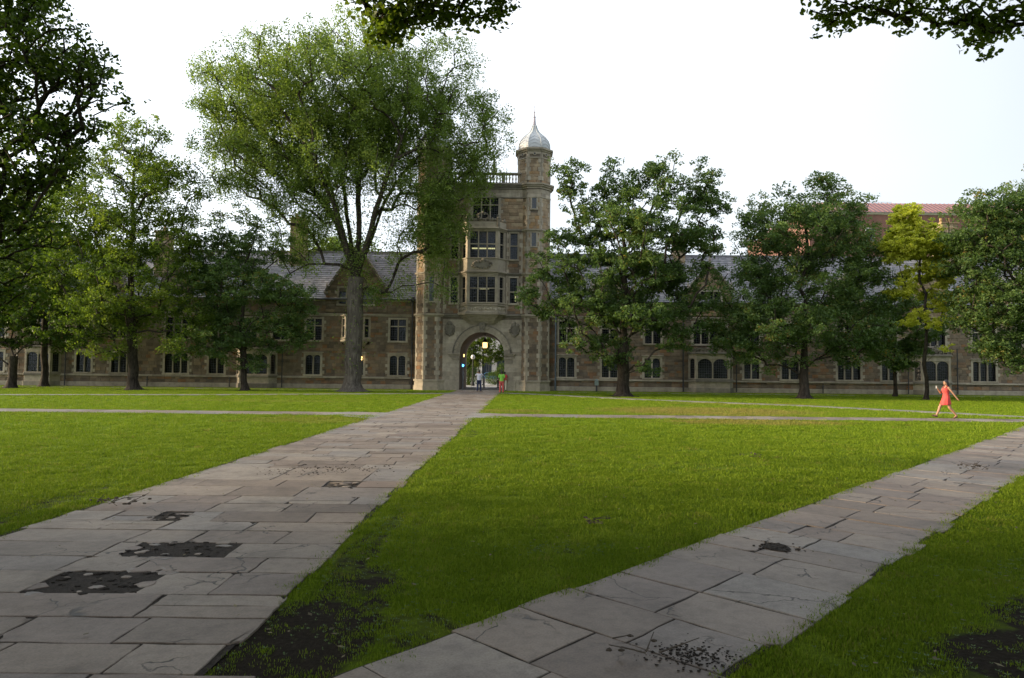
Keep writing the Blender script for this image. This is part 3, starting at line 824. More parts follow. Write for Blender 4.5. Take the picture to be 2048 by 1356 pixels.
    # projecting bays: (u0,u1,z0,z1,lights,corbelled)
    for (u0, u1, z0, z1, nl, corb) in bays:
        pj = .75; cant = .55
        bt = MB(); b_root = None
        A = (u0, YW); B = (u0+cant, YW-pj); C_ = (u1-cant, YW-pj); E = (u1, YW)
        FR = [Frame(*A, B[0]-A[0], B[1]-A[1]), Frame(*B, 1, 0), Frame(*C_, E[0]-C_[0], E[1]-C_[1])]
        LN = [math.dist(A,B), C_[0]-B[0], math.dist(C_,E)]
        zw0, zw1 = (1.28, 3.05) if not corb else (z0+.75, z1-.25)
        zbase = 0 if not corb else z0+.35
        wl = []
        core = MB()
        for F_, L_, nn2 in zip(FR, LN, (1, nl, 1)):
            m_ = .2 if nn2 == 1 else .16
            hset = [(m_, L_-m_, zw0, zw1)]; slab_with_holes(core, F_, 0, L_, zbase, z1, hset, -.25, 0)
            wl.append((F_, m_, L_-m_, nn2))
        bay = core.build('bay', M['lime'], root)
        tr_ = MB()
        for F_, L_ in zip(FR, LN):
            for zz, hh_, pp in ((z1-.02,.14,.14),(zw0-.18,.12,.07)) + (((.0,.42,.1),(.95,.18,.1)) if not corb else ((z0+.35,.15,.1),)):
                tr_.fbox(F_, -.03, L_+.03, zz, zz+hh_, 0, pp, random.random(), .02)
            # pierced carved parapet
            if not corb:
                k = 0.1
                while k < L_-.05:
                    tr_.fbox(F_, k, k+.08, z1+.12, z1+.42, -.2, .02, random.random()); 
                    tr_.blob(F_.p(k+.2, z1+.36, -.08), (.13,.08,.12), 6, 4, .3, random.random()); k += .34
                tr_.fbox(F_, 0, L_, z1+.12, z1+.2, -.22, .04, .5)
                tr_.fbox(F_, 0, L_, z1+.46, z1+.54, -.2, .03, .5)
        if not corb:
            tr_.prism([((LN[1])/2-.5,z1+.54),(LN[1]/2+.5,z1+.54),(LN[1]/2,z1+.95)], FR[1], -.18, .03, .5)
            ornament(tr_, FR[1], LN[1]/2, z1+.75, .6, .5, .08, 9)
        else:
            for i in range(4):
                f = i/4; tr_.box(u0+.5*(1-f)*0+.15+.35*(1-f), u1-.15-.35*(1-f), YW-pj*(f+.15), YW, z0+.09*i-.02, z0+.09*i+.07)
        tr_.build('carving', M['lime_dark'] if not corb else M['lime'], bay)['kind'] = 'stuff'
        top = MB(); top.add([(A[0],A[1],z1+.1),(B[0],B[1],z1+.1),(C_[0],C_[1],z1+.1),(E[0],E[1],z1+.1)], [(0,1,2,3)]); top.build('bay_roof', M['slate'], bay)
        for F_, a, b, nn2 in wl: window(bay, F_, a, b, zw0, zw1, nn2, .62 if corb else None, not corb, surround=0, rec=.12, quoin=False)
    for (xc, w_, dpt, zt, yb) in chimneys:
        c = MB(); c.box(xc-w_/2, xc+w_/2, yb, yb+dpt, 8.5, zt)
        ch = c.build('chimney', M['mortar'], ro)
        FC = Frame(xc-w_/2, yb); s2 = courses(FC, 0, w_, 9.0, zt, [], [], ll=(.3,.6))
        FCs = Frame(xc-w_/2, yb+dpt, 0, -1); s2 = courses(FCs, 0, dpt, 9.0, zt, [], s2, ll=(.3,.6))
        FCs = Frame(xc+w_/2, yb, 0, 1); s2 = courses(FCs, 0, dpt, 9.0, zt, [], s2, ll=(.3,.6))
        m2 = MB()
        for (F_, a, b, c0, d0) in s2: m2.fbox(F_, a+.006, b-.006, c0+.006, d0-.006, -.01, random.uniform(.01,.03), random.random(), .02)
        m2.box(xc-w_/2-.12, xc+w_/2+.12, yb-.12, yb+dpt+.12, zt, zt+.14, .8); m2.box(xc-w_/2-.06, xc+w_/2+.06, yb-.06, yb+dpt+.06, zt-.5, zt-.38, .8)
        k = max(1, int(w_/.6))
        for i in range(k): m2.lathe((xc-w_/2+w_*(i+.5)/k, yb+dpt/2, zt+.14), [(.17,0),(.15,.05),(.13,.5),(.16,.55)], 8, .9)
        o_ = m2.build('chimney_stones', M['rubble_warm'], root); o_['kind'] = 'stuff'
    for (xp, zt, big) in pipes:
        p_ = MB(); r = .07 if big else .05
        p_.tube((xp, YW-.28, .05), (xp, YW-.28, zt), r, r, 8)
        z = .6
        while z < zt: p_.box(xp-r-.03, xp+r+.03, YW-.37, YW-.1, z, z+.06); z += 1.8
        po = p_.build('downpipe', M['pipe'] if big == 2 else M['pipe_dark'], root)
        if big:
            h_ = MB(); h_.lathe((xp, YW-.3, zt-.1), [(.09,0),(.2,.2),(.22,.45),(.24,.5)], 4, ph=math.pi/4); h_.build('hopper', M['pipe_dark'], po)
    return root
def wx(px0, px1, py=700, Y=YW): return at(px0, py, Y).x, at(px1, py, Y).x
GZ = (1.28, 3.05); UZ = (4.42, 6.36)
def gw_(a, b, n): x = wx(a, b); return (x[0], x[1], *GZ, n, None, True)
def uw_(a, b, n): x = wx(a, b); return (x[0], x[1], *UZ, n, .68, False)
LW = [gw_(-25,8,2), gw_(154,183,2), gw_(224,268,3), gw_(331,376,3), gw_(419,449,2), gw_(612,641,2), gw_(700,727,2), gw_(780,811,2),
      gw_(-120,-75,3), gw_(-200,-160,2),
      uw_(62,106,4), uw_(154,183,2), uw_(224,262,3), uw_(331,376,3), uw_(420,450,2), uw_(487,513,2), uw_(545,575,2), uw_(612,643,2), uw_(780,811,2),
      uw_(-25,8,2), uw_(-120,-75,3)]
def gz(px, hw, apex, sh, wins, zb=8.2, flat=False):
    c = at(px, 580, YW).x
    return (c, hw, zb, apex, sh, [(at(a,590,YW).x, at(b,590,YW).x, 7.75 if zb < 8 else 8.4, 9.2 if zb < 8 else 9.75, n) for a, b, n in wins], flat)
bx = lambda a, b: wx(a, b)
LB = [(*bx(50,124), 0, 3.5, 2, False), (*bx(474,556), 0, 3.5, 2, False), (*bx(682,741), 3.95, 6.62, 3, True)]
LG = [gz(714, 2.8, 13.1, 1.9, [(679,693,1),(727,746,1)], 7.0), gz(352, 1.3, 11.2, 2.3, [(336,368,3)], 7.0), gz(90, 1.5, 11.4, 2.3, [(72,108,3)], 7.0), gz(220, 1.3, 11.2, 2.3, [(205,236,3)], 7.0)]
LC = [(at(594,500,66).x, 1.25, 1.6, 16.3, 65.8), (at(318,500,64).x, 1.1, 1.4, 14.6, 64.3), (at(90,500,66).x, 1.2, 1.4, 15.6, 65.8)]
PX = lambda x: at(x, 740, YW).x
LP = [(PX(38),4.0,0),(PX(134),6.6,0),(PX(298),.95,0),(PX(462),.95,0),(PX(566),3.9,0),(PX(824),8.0,1)]
left_wing = wing('left_wing', 'long brown stone wing with slate roof left of the gate tower', -58, -8.45, LW, LB, LG, LC, LP, -1)
RW = [gw_(1118,1149,2), gw_(1204,1235,2), gw_(1289,1320,2), gw_(1488,1518,2), gw_(1563,1597,2), gw_(1675,1720,3), gw_(1763,1792,2), gw_(1945,1990,3), gw_(2110,2150,3),
      uw_(1118,1149,2), uw_(1204,1235,2), uw_(1290,1321,2), uw_(1387,1451,4), uw_(1488,1518,2), uw_(1563,1597,2), uw_(1675,1720,3), uw_(1763,1792,2), uw_(1848,1890,3), uw_(1945,1990,3), uw_(2034,2075,3)]
RB = [(*bx(1376,1466), 0, 3.5, 2, False), (*bx(1824,1902), 0, 3.5, 2, False)]
RG = [gz(1420, 2.0, 11.7, 2.4, [(1400,1440,3)], 7.0), gz(1692, 1.5, 11.0, 2.5, [(1672,1712,3)], 7.0), gz(1858, 1.55, 10.7, 3.2, [(1834,1882,3)], 7.0), gz(1215, 1.5, 11.2, 2.4, [(1198,1232,2)], 7.0), gz(2040, 1.6, 11.2, 2.4, [(2022,2058,3)], 7.0)]
RC = [(at(1358,500,67).x, 1.0, 1.4, 14.6, 66.6), (at(1890,500,67).x, 1.5, 1.6, 16.6, 66.2)]
RP = [(PX(1105)+.25,7.0,2),(PX(1365),7.3,1),(PX(1471),3.4,0),(PX(1643),.95,0),(PX(1813),4.2,0),(PX(1911),4.2,0)]
rw_ = MB(); rw_.box(-68,-58.05,-14,8.5,0,8.2); rw_.build('return_shade_wall', M['rubble'], left_wing)  # return wing out of view, added and cut short to shade the foreground
rw_ = MB(); rw_.add([(-57.7,-14,8.15),(-57.7,8.8,8.15),(-63,8.8,13.35),(-63,-14,13.35),(-68.3,8.8,8.15),(-68.3,-14,8.15)], [(0,1,2,3),(3,2,4,5),(0,3,5),(1,4,2)]); rw_.build('return_shade_roof', M['slate'], left_wing)
right_wing = wing('right_wing', 'long brown stone wing with grey slate roof right of the gate tower', 3.25, 58, RW, RB, RG, RC, RP, 1)

# ------------------------------------------------------------------ gate tower
tw = empty('gate_tower', (TC, YT, 0)); tag(tw, 'tall stone gate tower with round arch, oriel windows and domed corner turrets', 'tower')
FT = Frame(TC, YT)              # u measured from the centre line
RA, ZS = 2.02, 3.25             # arch radius, springing height
HW = 3.6
# hollow shell above the passage
th = []
def tz(py): return at(963, py, YT).z
zA, zB, zC, zD = tz(606), tz(555.5), tz(518), tz(466.5)
side_w = [(-2.88,-2.25), (2.45,3.08)]
for a, b in side_w: th += [(a, b, zA, zB), (a, b, zC, zD)]
th.append((-.95, 1.32, tz(437), tz(395)))
mb = MB()
slab_with_holes(mb, FT, -HW, HW, 6.35, 18.2, th + [(-1.75,1.75,6.9,14.3)], -.45, 0)
mb.box(TC-HW, TC+HW, 70.5, 71.0, 5.6, 18.2); mb.box(TC-5.6, TC-5.2, YT+.6, 71, 0, 18.2); mb.box(TC+5.2, TC+5.6, YT+.6, 71, 0, 18.2)
mb.box(TC-5.2, TC+5.2, YT+.45, 70.5, 18.0, 18.2); mb.box(TC-HW, TC+HW, YT+.46, 70.5, 10.3, 10.5); mb.box(TC-HW, TC+HW, YT+.46, 70.5, 14.35, 14.55); mb.box(TC-HW, TC+HW, YT+.46, 70.5, 5.7, 5.85)
mb.box(TC-5.2, TC-HW, 70.5, 71, 0, 18.2); mb.box(TC+HW, TC+5.2, 70.5, 71, 0, 18.2); mb.box(TC-HW, TC+HW, 65.5, 65.7, 5.9, 18)
mb.build('wall', M['mortar'], tw)
# passage: piers, barrel vault, spandrels
N = 20
arc = [(RA*math.cos(math.pi*k/N), ZS + RA*math.sin(math.pi*k/N)) for k in range(N+1)]   # right to left
ps = MB()
for (y0, y1) in ((YT, YT+.45), (70.5, 71.0)):
    F_ = Frame(TC, y0); 
    for k in range(N):
        (a, za), (b, zb_) = arc[k], arc[k+1]
        ps.prism([(b, zb_), (a, za), (a, 6.35), (b, 6.35)], F_, -(y1-y0), 0, .5)
    ps.prism([(-HW,0),(-RA,0),(-RA,6.35),(-HW,6.35)], F_, -(y1-y0), 0, .4); ps.prism([(RA,0),(HW,0),(HW,6.35),(RA,6.35)], F_, -(y1-y0), 0, .4)
ps.build('arch_wall', M['lime'], tw)
vt = MB()
for k in range(N):
    (a, za), (b, zb_) = arc[k], arc[k+1]
    vt.add([(TC+a,YT+.45,za),(TC+b,YT+.45,zb_),(TC+b,70.5,zb_),(TC+a,70.5,za)], [(3,2,1,0)], .3)
vt.box(TC-RA-.3, TC-RA, YT+.45, 70.5, 0, ZS); vt.box(TC+RA, TC+RA+.3, YT+.45, 70.5, 0, ZS)
vt.build('passage_vault', M['rubble'], tw)
# ashlar blocks around the arch, cut by the arch curve
ash = []
z = .95
while z < 6.3:
    h = .36; zt = min(z+h, 6.32); zm = max(z, ZS)
    if zt <= ZS: inner = RA
    elif z > ZS + RA + .62: inner = 0
    else: inner = math.sqrt(max(0, (RA+.62)**2 - (max(z-ZS, 0))**2))
    for sg in (-1, 1):
        u = max(inner, 0) + (0.0 if inner else 0)
        while u < HW - .05:
            L = random.uniform(.55,1.0); u1 = u+L
            if HW-u1 < .3: u1 = HW
            ash.append((FT, u, u1, z, zt) if sg > 0 else (FT, -u1, -u, z, zt)); u = u1
    z = zt
lay_stones(tw, ash, 'lime', 0, None, .012, .02, 'ashlar', .01, .008)
vs_n = 19
for k in range(vs_n):
    q0, q1 = math.pi*k/vs_n+.006, math.pi*(k+1)/vs_n-.006
    for r0, r1, dd, mk in ((RA-.03, RA+.22, .05, 'lime'), (RA+.225, RA+.52, .11, 'lime'), (RA+.525, RA+.62, .17, 'lime_dark')):
        m_ = MB(); qs = [q0, (q0+q1)/2, q1]
        poly = [(r0*math.cos(q), ZS+r0*math.sin(q)) for q in qs[::-1]] + [(r1*math.cos(q), ZS+r1*math.sin(q)) for q in qs]
        m_.prism(poly, FT, -.44 if r0 < RA else 0, dd, (k*37 % 19)/19)
        if mk == 'lime' and r0 > RA:
            for _ in range(3):
                qq = random.uniform(q0, q1); rr = random.uniform(r0+.05, r1-.05)
                m_.blob(FT.p(rr*math.cos(qq), ZS+rr*math.sin(qq), dd), (.055,.03,.055), 5, 3, .3)
        m_.build('voussoir', M[mk], tw)
ks = MB(); ks.prism([(-.2,5.2),(.2,5.2),(.28,6.1),(-.28,6.1)], FT, 0, .32, .3)
for i in range(10): ks.blob(FT.p(random.uniform(-.18,.18), random.uniform(5.35,6.05), .32), .07, 6, 4, .3)
ks.build('keystone', M['lime_dark'], tw)
im = MB()
for sg in (-1, 1):
    for zz, hh_, dd, wd in ((ZS-.45,.10,.10,.75),(ZS-.16,.12,.16,.95),(ZS-.03,.10,.24,1.05)):
        a, b = (sg*(RA-.06), sg*(RA-.06+wd)); im.fbox(FT, min(a,b), max(a,b), zz, zz+hh_, -.4, dd, .35, .02)
    for i in range(9): im.blob(FT.p(sg*(RA+.05+i*.1), ZS-.28, .06), (.05,.04,.09), 5, 4, .2)
    a, b = sg*RA, sg*(RA+1.0); im.fbox(FT, min(a,b), max(a,b), 0, .9, 0, .09, .5, .02)
im.build('impost', M['lime'], tw)
for sg in (-1, 1):
    o_ = MB(); ornament(o_, FT, sg*2.92, 5.45, .95, 1.25, .14, 16, True); o_.build('carved_shield', M['lime_dark'], tw)
# rubble above, flanking the bay
st = courses(FT, -HW, HW, 6.9, 10.3, th+[(-2.1,2.1,6,14.6)], []); st = courses(FT, -HW, HW, 10.6, 14.3, th+[(-2.1,2.1,6,14.6)], st)
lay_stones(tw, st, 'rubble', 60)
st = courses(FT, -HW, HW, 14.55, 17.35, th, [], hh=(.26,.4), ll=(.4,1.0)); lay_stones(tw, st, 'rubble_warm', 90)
st = courses(FT, -HW, HW, 17.5, 18.2, [], [], hh=(.34,.36), ll=(.7,1.1)); lay_stones(tw, st, 'lime', 0, None, .02, .03, 'ashlar', .008, .008)
qn = MB()
for sg in (-1, 1):       # pale quoin strips beside the flanking windows
    z = 6.9; k = 0
    while z < 14.2:
        wd = .34 if k % 2 else .2; a, b = sg*HW, sg*(HW-wd); qn.fbox(FT, min(a,b), max(a,b), z+.004, z+.396, 0, .06, random.random(), .01)
        a, b = sg*(2.1), sg*(2.1+(.22 if k % 2 else .12)); qn.fbox(FT, min(a,b), max(a,b), z+.004, z+.396, 0, .058, random.random(), .01)
        z += .4; k += 1
qn.build('quoin_masonry', M['lime'], tw)['kind'] = 'stuff'
# string courses on the flat wall
sc = MB()
for z, hh_, dd in ((6.55,.12,.10),(6.68,.16,.22),(10.33,.1,.08),(10.44,.14,.18),(14.28,.1,.10),(14.39,.14,.2),(17.38,.1,.08),(18.2,.18,.12),(18.39,.14,.26),(18.54,.13,.40)):
    sc = MB(); sc.fbox(FT, -HW-.2, HW+.2, z, z+hh_-.005, -.02, dd, .45, .02); sc.build('string_course', M['lime_dark'], tw)
for a, b in side_w:
    window(tw, FT, a, b, zA, zB, 1, .45, quoin=False, surround=.16, blind=.5); window(tw, FT, a, b, zC, zD, 1, .52, quoin=False, surround=.16, blind=.5)
window(tw, FT, -.95, 1.32, tz(437), tz(395), 3, .66, surround=.24, quoin=True)
# oriel bay
BH, BW, BP = 1.36, 2.05, .95
A = (TC-BW, YT); B = (TC-BH, YT-BP); C_ = (TC+BH, YT-BP); E = (TC+BW, YT)
FR = [Frame(*A, B[0]-A[0], B[1]-A[1]), Frame(*B, 1, 0), Frame(*C_, E[0]-C_[0], E[1]-C_[1])]; LN = [math.dist(A,B), 2*BH, math.dist(C_,E)]
core = MB(); hs = []
for F_, L_, n_ in zip(FR, LN, (1,3,1)):
    m_ = .3 if n_ == 1 else .24
    hset = [(m_, L_-m_, zA, zB-.02), (m_, L_-m_, zC, zD)]; hs.append((F_, m_, L_-m_, n_)); slab_with_holes(core, F_, 0, L_, 6.95, 14.3, hset, -.25, 0)
oriel = core.build('oriel', M['lime'], tw)
for F_, a, b, n_ in hs:
    window(oriel, F_, a, b, zA, zB-.02, n_, .55, surround=0, rec=.12, quoin=False); window(oriel, F_, a, b, zC, zD, n_, .52, surround=0, rec=.12, quoin=False)
tr_ = MB()
for F_, L_ in zip(FR, LN):
    for z, hh_, dd in ((6.72,.2,.22),(6.93,.08,.12),(7.52,.1,.1),(zA-.12,.1,.08),(zB+.12,.07,.05),(10.36,.1,.1),(10.47,.14,.2),(zC-.12,.1,.08),(zD+.12,.06,.04),(14.28,.1,.12),(14.39,.14,.22)):
        tr_.fbox(F_, -.04, L_+.04, z, z+hh_-.004, -.02, dd, random.random(), .02)
    # carved frieze
    k = .15
    while k < L_-.1: tr_.blob(F_.p(k, 7.26+.05*math.sin(k*9), .02), (.12,.05,.12), 6, 4, .4, random.random()); k += .2
    # crown parapet with pierced cresting
    tr_.fbox(F_, 0, L_, 14.53, 15.05, -.15, .03, .6, .02)
tr_.build('oriel_moulding', M['lime'], oriel)['kind'] = 'stuff'
cr = MB()
for F_, L_ in zip(FR, LN):
    k = .1
    while k < L_:
        hh_ = .22+.12*math.cos(k*6); cr.blob(F_.p(k, 15.1+hh_*.5, -.05), (.13,.08,hh_*.6), 6, 4, .3, random.random()); k += .21
for a in (0, LN[1]): cr.lathe(FR[1].p(a, 14.5, .02), [(.12,0),(.15,.3),(.13,.7),(.2,.85),(.1,1.0),(.12,1.1),(.02,1.25)], 6)
ornament(cr, FR[1], BH, 15.5, 1.3, .7, .1, 15); cr.build('cresting', M['lime_dark'], oriel)['kind'] = 'stuff'
cg = MB(); ornament(cg, FR[1], BH, tz(532)+0, 2.1, .85, .1, 20); cg.fbox(FR[1], BH-.7, BH+.7, tz(532)-.25, tz(532)+.22, 0, .06, .6, .03); cg.build('carved_cartouche', M['lime_dark'], oriel)
cb = MB()   # corbel under the oriel, stepping back
for i in range(6):
    f0 = 1-i/6; z = 6.71-.13*(i+1); bw_ = BW*(.55+.45*f0); bh_ = BH*(.6+.4*f0); p_ = BP*f0
    vs = [(TC-bw_,YT,z),(TC-bh_,YT-p_,z),(TC+bh_,YT-p_,z),(TC+bw_,YT,z)]; vs += [(x,y,zz+.128) for x,y,zz in vs]
    cb.add(vs, [(3,2,1,0),(4,5,6,7),(0,1,5,4),(1,2,6,5),(2,3,7,6)], .4)
cb.build('corbel', M['lime'], oriel)
rfm = MB(); rfm.add([(A[0],A[1],14.5),(B[0],B[1],14.5),(C_[0],C_[1],14.5),(E[0],E[1],14.5)], [(0,1,2,3)]); rfm.build('oriel_roof', M['slate'], oriel)
# room lights seen through the oriel glass
for (x0, x1, y, z) in ((TC-1.1,TC+1.3,YT+1.2,12.98),(TC-.35,TC+.5,YT+1.5,9.3)):
    l_ = MB(); l_.box(x0, x1, y, y+.2, z, z+.09); l_.build('room_lamp', M['lamp_warm'], tw)
l_ = MB(); l_.box(TC+2.9, TC+3.0, YT+.9, YT+1.0, 8.1, 8.6); l_.build('room_lamp', M['lamp_warm'], tw)
# balustrade
bl = MB(); bl.fbox(FT, -HW, HW, 18.68, 18.86, -.5, -.12, .5, .01); bl.fbox(FT, -HW, HW, 19.62, 19.78, -.52, -.10, .5, .02)
for u in (-3.5,-1.75,0,1.75,3.5): bl.fbox(FT, u-.16, u+.16, 18.86, 19.62, -.46, -.16, .5, .01)
bo = bl.build('balustrade', M['lime_dark'], tw)
bal = MB(); FB = Frame(0,0); bal.lathe((0,0,0), [(.07,0),(.07,.1),(.04,.16),(.085,.38),(.04,.6),(.07,.66),(.07,.76)], 8); bme = bal.mesh('baluster'); bme.materials.append(M['lime'])
for u in np.arange(-3.2, 3.3, .29):
    if min(abs(u-q) for q in (-3.5,-1.75,0,1.75,3.5)) < .2: continue
    o = D.objects.new('baluster', bme); COL.objects.link(o); o.location = FT.p(u, 18.86, -.3); set_parent(o, bo)
for u in (-1.0, .9):
    f_ = MB(); f_.lathe(FT.p(u, 19.78, -.3), [(.18,0),(.2,.15),(.1,.3),(.16,.6),(.08,1.0),(.12,1.1),(.02,1.5)], 8); f_.build('finial', M['lime_dark'], bo)
# corner turrets
RO = 1.45
def octa(cx, cy, r_flat):
    """corner points of an octagon with a flat facing the viewer; facet k runs from k to k+1, outward to the right"""
    R = r_flat/math.cos(math.pi/8)
    return [(cx+R*math.cos(math.pi*(1.125+.25*k)), cy+R*math.sin(math.pi*(1.125+.25*k))) for k in range(8)]
def octring(mb, cx, cy, r0, z0, z1, t=.5, r1=None):
    a = octa(cx, cy, r0); b = octa(cx, cy, r1 if r1 else r0)
    vs = [(x,y,z0) for x,y in a]+[(x,y,z1) for x,y in b]
    mb.add(vs, [(k,(k+1)%8,8+(k+1)%8,8+k) for k in range(8)]+[tuple(range(7,-1,-1)),tuple(range(8,16))], t)
for sg in (-1, 1):
    cx = TC + sg*4.55; cy = YT + 1.05
    tur = MB(); octring(tur, cx, cy, RO, 0, 21.6)
    to = tur.build('turret', M['mortar'], tw)
    c8 = octa(cx, cy, RO); stl = []; stu = []; q_ = MB(); wins_ = []
    for k in range(8):
        a, b = c8[k], c8[(k+1)%8]; F_ = Frame(a[0], a[1], b[0]-a[0], b[1]-a[1]); L_ = math.dist(a, b)
        front = k == 1 or False
        isf = abs(F_.n[1]+1) < .01
        hol = []
        if isf:
            for py0, py1 in ((395,418),(466,493)) + (((556,604),) if sg < 0 else ()):
                hol.append((L_/2-.2, L_/2+.2, tz(py1), tz(py0))); wins_.append((F_, hol[-1]))
        padh = [(h0-.14, h1+.14, h2-.12, h3+.14) for h0,h1,h2,h3 in hol]
        for (za, zb_) in ((1.0,6.55),(6.9,10.33)): courses(F_, .1, L_-.1, za, zb_, padh, stl)
        courses(F_, .1, L_-.1, 10.6, 14.28, padh, stu)
        courses(F_, .1, L_-.1, 14.55, 17.38, padh, stu, hh=(.26,.4)); courses(F_, .1, L_-.1, 18.7, 21.0, [], stu, hh=(.26,.4))
        z = .95; kk = 0     # quoins up each corner
        while z < 21.4:
            hq = .4; zt = z+hq
            wd = .27 if kk % 2 else .14
            if z < 18.1 or z > 18.6:
                wd2 = wd if not (17.3 < z < 18.3 or z > 20.95) else L_/2
                q_.fbox(F_, 0.0, wd2, z+.004, zt-.004, -.01, .055, random.random(), .01); q_.fbox(F_, L_-wd2, L_, z+.004, zt-.004, -.01, .055, random.random(), .01)
            z = zt; kk += 1
        for (F2, (h0,h1,h2,h3)) in wins_[-len(hol):] if hol else []:
            pass
        if F_.n[1] < .3:    # band roundels under the dome; dark disc put in for each opening's shade
            m_ = MB(); m_.tube(F_.p(L_/2, 21.38, -.02), F_.p(L_/2, 21.38, .09), .17, .15, 10); m_.build('roundel', M['lime'], to)
            m_ = MB(); m_.tube(F_.p(L_/2, 21.38, .06), F_.p(L_/2, 21.38, .094), .09, .09, 10); m_.build('roundel_shade_disc', M['iron'], to)
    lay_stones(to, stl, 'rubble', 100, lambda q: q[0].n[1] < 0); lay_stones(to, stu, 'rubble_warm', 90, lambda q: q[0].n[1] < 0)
    q_.build('quoin_masonry', M['lime'], to)['kind'] = 'stuff'
    for F2, (h0,h1,h2,h3) in wins_:
        m_ = MB(); m_.fbox(F2, h0-.14, h0, h2, h3, 0, .07, .6, .01); m_.fbox(F2, h1, h1+.14, h2, h3, 0, .07, .6, .01); m_.fbox(F2, h0-.16, h1+.16, h3, h3+.14, 0, .075, .6, .01); m_.fbox(F2, h0-.18, h1+.18, h2-.12, h2, 0, .1, .6, .01)
        wo = m_.build('window', M['lime'], to); m_ = MB(); m_.fbox(F2, h0, h1, h2, h3, .005, .02); m_.build('pane', M['slitglass'], wo)
        m_ = MB(); m_.fbox(F2, (h0+h1)/2-.009, (h0+h1)/2+.009, h2, h3, .02, .03)
        for i in range(1,5): zz = h2+(h3-h2)*i/5; m_.fbox(F2, h0, h1, zz-.009, zz+.009, .02, .031)
        m_.build('leading', M['lead'], wo)
    r_ = MB()
    for z, hh_, dd in ((0,.4,.16),(.4,.4,.10),(.8,.16,.18),(6.55,.12,.10),(6.67,.17,.22),(10.33,.1,.08),(10.43,.14,.18),(14.28,.1,.10),(14.38,.14,.2),(17.38,.1,.08),(18.2,.18,.12),(18.38,.14,.26),(18.52,.13,.38),(20.98,.1,.08),(21.62,.14,.14),(21.76,.16,.26)):
        r_ = MB(); octring(r_, cx, cy, RO+dd, z, z+hh_, .4); r_.build('string_course', M['lime'], to)
    # ogee dome with ribs and chevron seams
    prof = [(1.38,21.9),(1.42,22.12),(1.40,22.45),(1.27,22.82),(1.02,23.18),(.72,23.48),(.46,23.74),(.28,24.05),(.17,24.45)]
    d_ = MB()
    for (r0,z0),(r1,z1) in zip(prof, prof[1:]): 
        a = octa(cx,cy,r0); b = octa(cx,cy,r1)
        d_.add([(x,y,z0) for x,y in a]+[(x,y,z1) for x,y in b], [(k,(k+1)%8,8+(k+1)%8,8+k) for k in range(8)], .5)
    do = d_.build('dome', M['dome'], to)
    for k in range(8):
        m_ = MB()
        for (r0,z0),(r1,z1) in zip(prof, prof[1:]): m_.tube((*octa(cx,cy,r0+.01)[k],z0), (*octa(cx,cy,r1+.01)[k],z1), .04, .04, 5, caps=False)
        m_.build('rib', M['dome'], do)
    sm_ = MB()
    def onf(k, f, r, z): a = octa(cx,cy,r)[k]; b = octa(cx,cy,r)[(k+1)%8]; return (a[0]+(b[0]-a[0])*f, a[1]+(b[1]-a[1])*f, z)
    for k in range(8):
        for zlo in (0,1,2,3):
            for f0, f1, s1, s2 in ((0,.5,zlo,zlo+1),(1,.5,zlo,zlo+1)):
                (r0,z0),(r1,z1) = prof[s1], prof[s2]; sm_.tube(onf(k,f0,r0+.012,z0), onf(k,f1,r1+.012,z1), .012, .012, 4, caps=False)
    sm_.build('seam', M['spire'], do)
    sp = MB(); sp.lathe((cx,cy,24.3), [(.2,0),(.17,.15),(.12,.4),(.09,.9),(.13,.95),(.06,1.05),(.05,1.35),(.08,1.4),(.03,1.5),(.02,1.9),(.04,1.93),(.015,1.98),(.006,2.5)], 8); sp.build('spire', M['spire'], do)

# lanterns in the passage
lan = empty('hanging_lantern', (at(970,690,63.5).x, 63.5, at(970,690,63.5).z)); tag(lan, 'glowing iron lantern hanging in the arch opening', 'lantern')
lc = at(970,690,63.5); l_ = MB(); l_.lathe((lc.x,lc.y,lc.z-.28), [(.15,0),(.22,.08),(.22,.5),(.2,.52)], 8); l_.build('glass_cage', M['lamp_glow'], lan)
l_ = MB(); l_.lathe((lc.x,lc.y,lc.z+.24), [(.27,0),(.2,.12),(.07,.35),(.03,.5)], 8)
for k in range(8): q = math.pi*k/4; l_.tube((lc.x+.23*math.cos(q),lc.y+.23*math.sin(q),lc.z-.2),(lc.x+.23*math.cos(q),lc.y+.23*math.sin(q),lc.z+.24),.015,.015,4)
l_.build('cap', M['iron'], lan)
l_ = MB(); l_.tube((lc.x,lc.y,lc.z+.7),(lc.x,lc.y,5.25),.02,.02,5); l_.lathe((lc.x,lc.y,lc.z-.42),[(.02,0),(.08,.08),(.17,.14)],8); l_.build('chain', M['iron'], lan)
def wall_lamp(px, py, Y, matk, label, r=.12):
    p = at(px, py, Y); e = empty('wall_lamp', p); tag(e, label, 'lamp')
    b = MB(); b.blob(p, (r, r, r*1.4), 8, 6); b.build('globe', M[matk], e, True)
    b = MB(); b.box(p.x-.3, p.x-.05, p.y-.03, p.y+.03, p.z-r*1.6, p.z-r*1.3); b.lathe((p.x,p.y,p.z+r*1.2), [(r*.9,0),(.02,.12)], 8); b.build('bracket', M['iron'], e)
wall_lamp(927, 711, 66.5, 'lamp_glow', 'warm wall lamp on the left side inside the arch')
ep = at(926, 731, 65.0); e = empty('emergency_post', (ep.x, 65, 0)); tag(e, 'grey post with small blue light inside the left of the arch', 'call post')
b = MB(); b.tube((ep.x,65,0),(ep.x,65,ep.z-.15),.07,.07,8); b.box(ep.x-.12,ep.x+.12,64.88,65.1,.95,1.6); b.build('post', M['post_grey'], e)
b = MB(); b.blob((ep.x,65,ep.z), (.10,.10,.12), 8, 6); b.build('blue_lamp', M['lamp_blue'], e, True)
p = gnd(722,790); pz = at(722,717,YW-.3)
